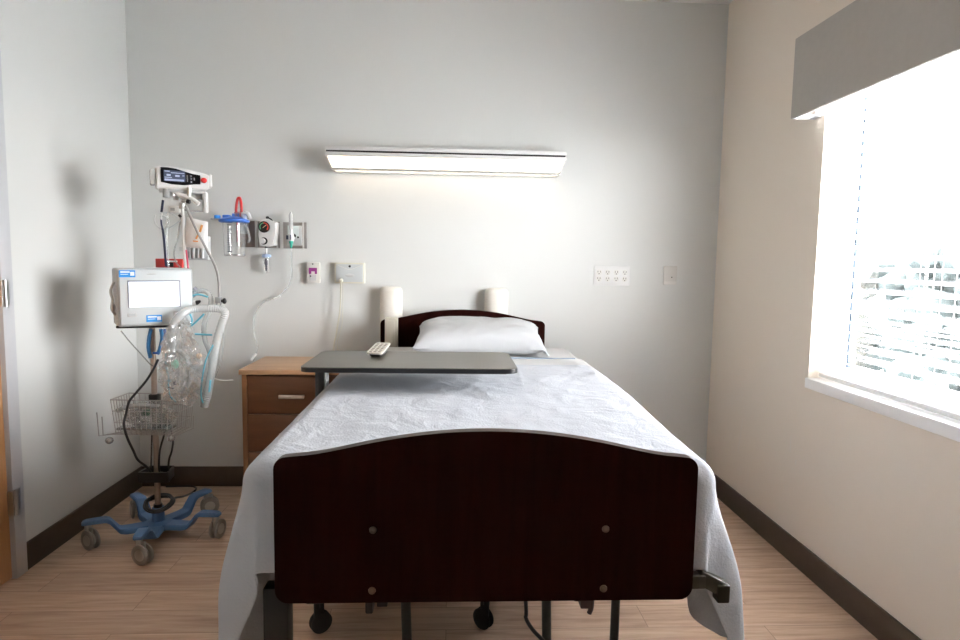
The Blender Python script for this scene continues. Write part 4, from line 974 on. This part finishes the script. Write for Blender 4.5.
bm = NB(); cyl(bm, C3(205.5, 400, -.09), C3(204.5, 407, -.09), .022, .019); rel(obj('end_cuff', bm, clear('cuff_clear', gloss=.3, bodyw=.6, body=(.75, .78, .78)), z), z)
bm = NB(); cyl(bm, C3(189, 291, -.03), C3(193, 298, -.03), .013); cyl(bm, C3(194, 288, -.03), C3(199, 292, -.03), .010); rel(obj('y_connector', bm, clear('lilac_clear', gloss=.3, bodyw=.5, body=(.62, .62, .72)), z), z)
bm = NB(); tube(bm, [C3(223, 324, -.09), C3(223, 345, -.08), C3(220, 365, -.07), C3(215, 378, -.05)], .0022, seg=6); sph(bm, C3(221.5, 332, -.10), .004)
rel(obj('thin_line', bm, CLRT, z), z)
hose('clear_sampling_line', 'thin clear line sticking out toward the nightstand from the hose', 'tube', [C3(196, 384, -.06), C3(203, 379, -.05), C3(212, 378, -.03), C3(222, 380.5, .0), C3(233, 380, .05)], .0025, TUBEW, seg=6)
hose('clear_left_line', 'thin clear line slanting down from under the monitor to the pole', 'tube', [C3(121, 331, -.10), C3(130, 342, -.10), C3(140, 353, -.08), C3(149, 363, -.04), C3(153, 366, -.02)], .003, CLRT, seg=6)

# blue hoses by the pole
z = thing('blue_strap_bundle', 'blue looped hoses hanging around the pole under the monitor', 'hose bundle', C3(155, 358, -.02))
bm = NB(); tube(bm, [C3(151, 329, -.02), C3(149, 338, -.02), C3(148.5, 348, -.02), C3(150.5, 358, -.02)], .009); tube(bm, [C3(161, 329, -.03), C3(162, 338, -.03), C3(160, 348, -.03), C3(157.5, 354, -.03)], .009); rel(obj('hose_loop', bm, CYAN, z), z)
bm = NB(); tube(bm, [C3(165, 329, -.02), C3(164, 340, -.02), C3(160, 350, -.02)], .007); tube(bm, [C3(153, 353, -.045), C3(158, 353, -.045)], .005, smooth=1); rel(obj('hose_tie', bm, BLUEP, z), z)

# crumpled clear bag with circuit inside
def bag(name, label, c0, sx, sy, sz, seed, cuts=5):
    root = thing(name, label, 'plastic bag', (c0.x, c0.y, c0.z-sz))
    bm = NB(); bmesh.ops.create_icosphere(bm, subdivisions=cuts, radius=1)
    for v in bm.verts:
        p_ = v.co.copy(); n1 = noise.noise(p_*1.6+Vector((seed, 0, 0))); n2 = abs(noise.noise(p_*4.2+Vector((0, seed, 0)))); n3 = abs(noise.noise(p_*9+Vector((0, 0, seed))))
        k = .98+.38*n1-.62*n2-.55*n3-.30*abs(noise.noise(p_*19))
        w = 1 if p_.z < .2 else 1-.30*(p_.z-.2)
        v.co = Vector((c0.x+p_.x*sx*k*w, c0.y+p_.y*sy*k*w, c0.z+p_.z*sz*(1+.12*n1)))
    o = rel(obj('film', bm, BAGM, root, smooth=False), root)
    return root
bg = bag('plastic_bag', 'crumpled clear plastic bag of tubing between monitor and basket', C3(180, 362, -.16), .115, .07, .21, 3.3)
bm = NB(); tube(bm, [C3(166, 352, -.16), C3(166, 365, -.16), C3(170, 382, -.16)], .005); tube(bm, [C3(176, 402, -.18), C3(170, 395, -.18), C3(168, 380, -.18)], .003); rel(obj('blue_inner_line', bm, TEAL, bg), bg)
bm = NB(); sph(bm, C3(175, 364, -.17), .017, (1, .7, 1.3)); rel(obj('green_valve', bm, mat('mint_plastic', (.25, .6, .45), .4), bg), bg)
bm = NB(); cyl(bm, C3(172, 340, -.15), C3(174, 362, -.15), .017, .012); tube(bm, [C3(178, 350, -.15), C3(188, 360, -.15), C3(190, 380, -.15), C3(182, 392, -.15)], .011, rf=lambda i: .011+.0013*(i % 2)); rel(obj('packed_tubing', bm, CORR, bg), bg)
bm = NB(); cyl(bm, C3(174, 383.5, -.18), C3(176, 383, -.18), .009); tube(bm, [C3(168, 387, -.18), C3(174, 388.5, -.18)], .004, smooth=1); rel(obj('navy_cap', bm, NAVY, bg), bg)
bm = NB(); sph(bm, C3(199, 356, -.14), .013, (1, .6, 1)); rel(obj('tan_tip', bm, mat('tan_tip', (.70, .50, .32), .5), bg), bg)
bg2 = bag('plastic_bag', 'clear wrapped tubing packet lying inside the wire basket', Vector((CX+.015, CY-.075, .628)), .145, .07, .065, 8.1)
bm = NB(); sph(bm, Vector((CX+.01, CY-.10, .645)), .018, (1.1, .8, .9)); rel(obj('green_fitting', bm, DGREEN, bg2), bg2)
bm = NB(); tube(bm, [Vector((CX-.12, CY-.11, .655)), Vector((CX-.07, CY-.13, .675)), Vector((CX, CY-.12, .682)), Vector((CX+.06, CY-.09, .67))], .010, rf=lambda i: .010+.0013*(i % 2)); rel(obj('coiled_hose', bm, CORR, bg2), bg2)
bm = NB(); bx(bm, CX-.13, CX+.12, CY-.11, CY-.04, .560, .572, bev=.004, M=None); rel(obj('teal_packet', bm, clear('teal_film', gloss=.3, bodyw=.45, body=(.25, .45, .45)), bg2), bg2)

# cable hanging under bed
hose('bed_cable', 'dark cable dangling under the foot end of the bed', 'cable', [Vector((.215, -2.0, .62)), at(526, 606, -2.0), at(526, 618, -2.0), at(533, 630, -2.0), at(545, 643, -2.0), at(560, 665, -1.98), Vector((.42, -1.96, .012))], .006, BLACK)

# ------------------------------------------------------------------ light
w = bpy.data.worlds.new('sky'); bpy.context.scene.world = w; w.use_nodes = True
w.node_tree.nodes['Background'].inputs[0].default_value = (.97, .975, .985, 1); w.node_tree.nodes['Background'].inputs[1].default_value = 50.0
wn = w.node_tree.nodes; wl = w.node_tree.links      # overcast sky: three times brighter overhead than at the horizon
wtc = wn.new('ShaderNodeTexCoord'); wsx = wn.new('ShaderNodeSeparateXYZ'); wmr = wn.new('ShaderNodeMapRange')
wl.new(wtc.outputs['Generated'], wsx.inputs[0]); wl.new(wsx.outputs['Z'], wmr.inputs['Value'])
wmr.inputs['From Min'].default_value = 0; wmr.inputs['From Max'].default_value = 1; wmr.inputs['To Min'].default_value = 30; wmr.inputs['To Max'].default_value = 90
wl.new(wmr.outputs['Result'], wn['Background'].inputs[1])
ld = bpy.data.lights.new('window_portal', 'AREA'); ld.shape = 'RECTANGLE'; ld.size = WY1-WY0; ld.size_y = WZ1-WZ0; ld.cycles.is_portal = True
lo = bpy.data.objects.new('window_portal', ld); C.objects.link(lo); lo.location = (XR+TR+.02, (WY0+WY1)/2, (WZ0+WZ1)/2); lo.rotation_euler = (0, PI/2, 0)
lo.rotation_euler = (PI/2, 0, PI/2)

sc = bpy.context.scene
sc.view_settings.view_transform = 'Standard'; sc.view_settings.look = 'None'; sc.view_settings.gamma = 1; sc.view_settings.use_curve_mapping = False
sc.view_settings.exposure = 0.84
sc.cycles.max_bounces = 14; sc.cycles.diffuse_bounces = 8; sc.cycles.transparent_max_bounces = 32; sc.cycles.transmission_bounces = 8
sc.cycles.caustics_reflective = False; sc.cycles.use_denoising = True; sc.cycles.sample_clamp_indirect = 8
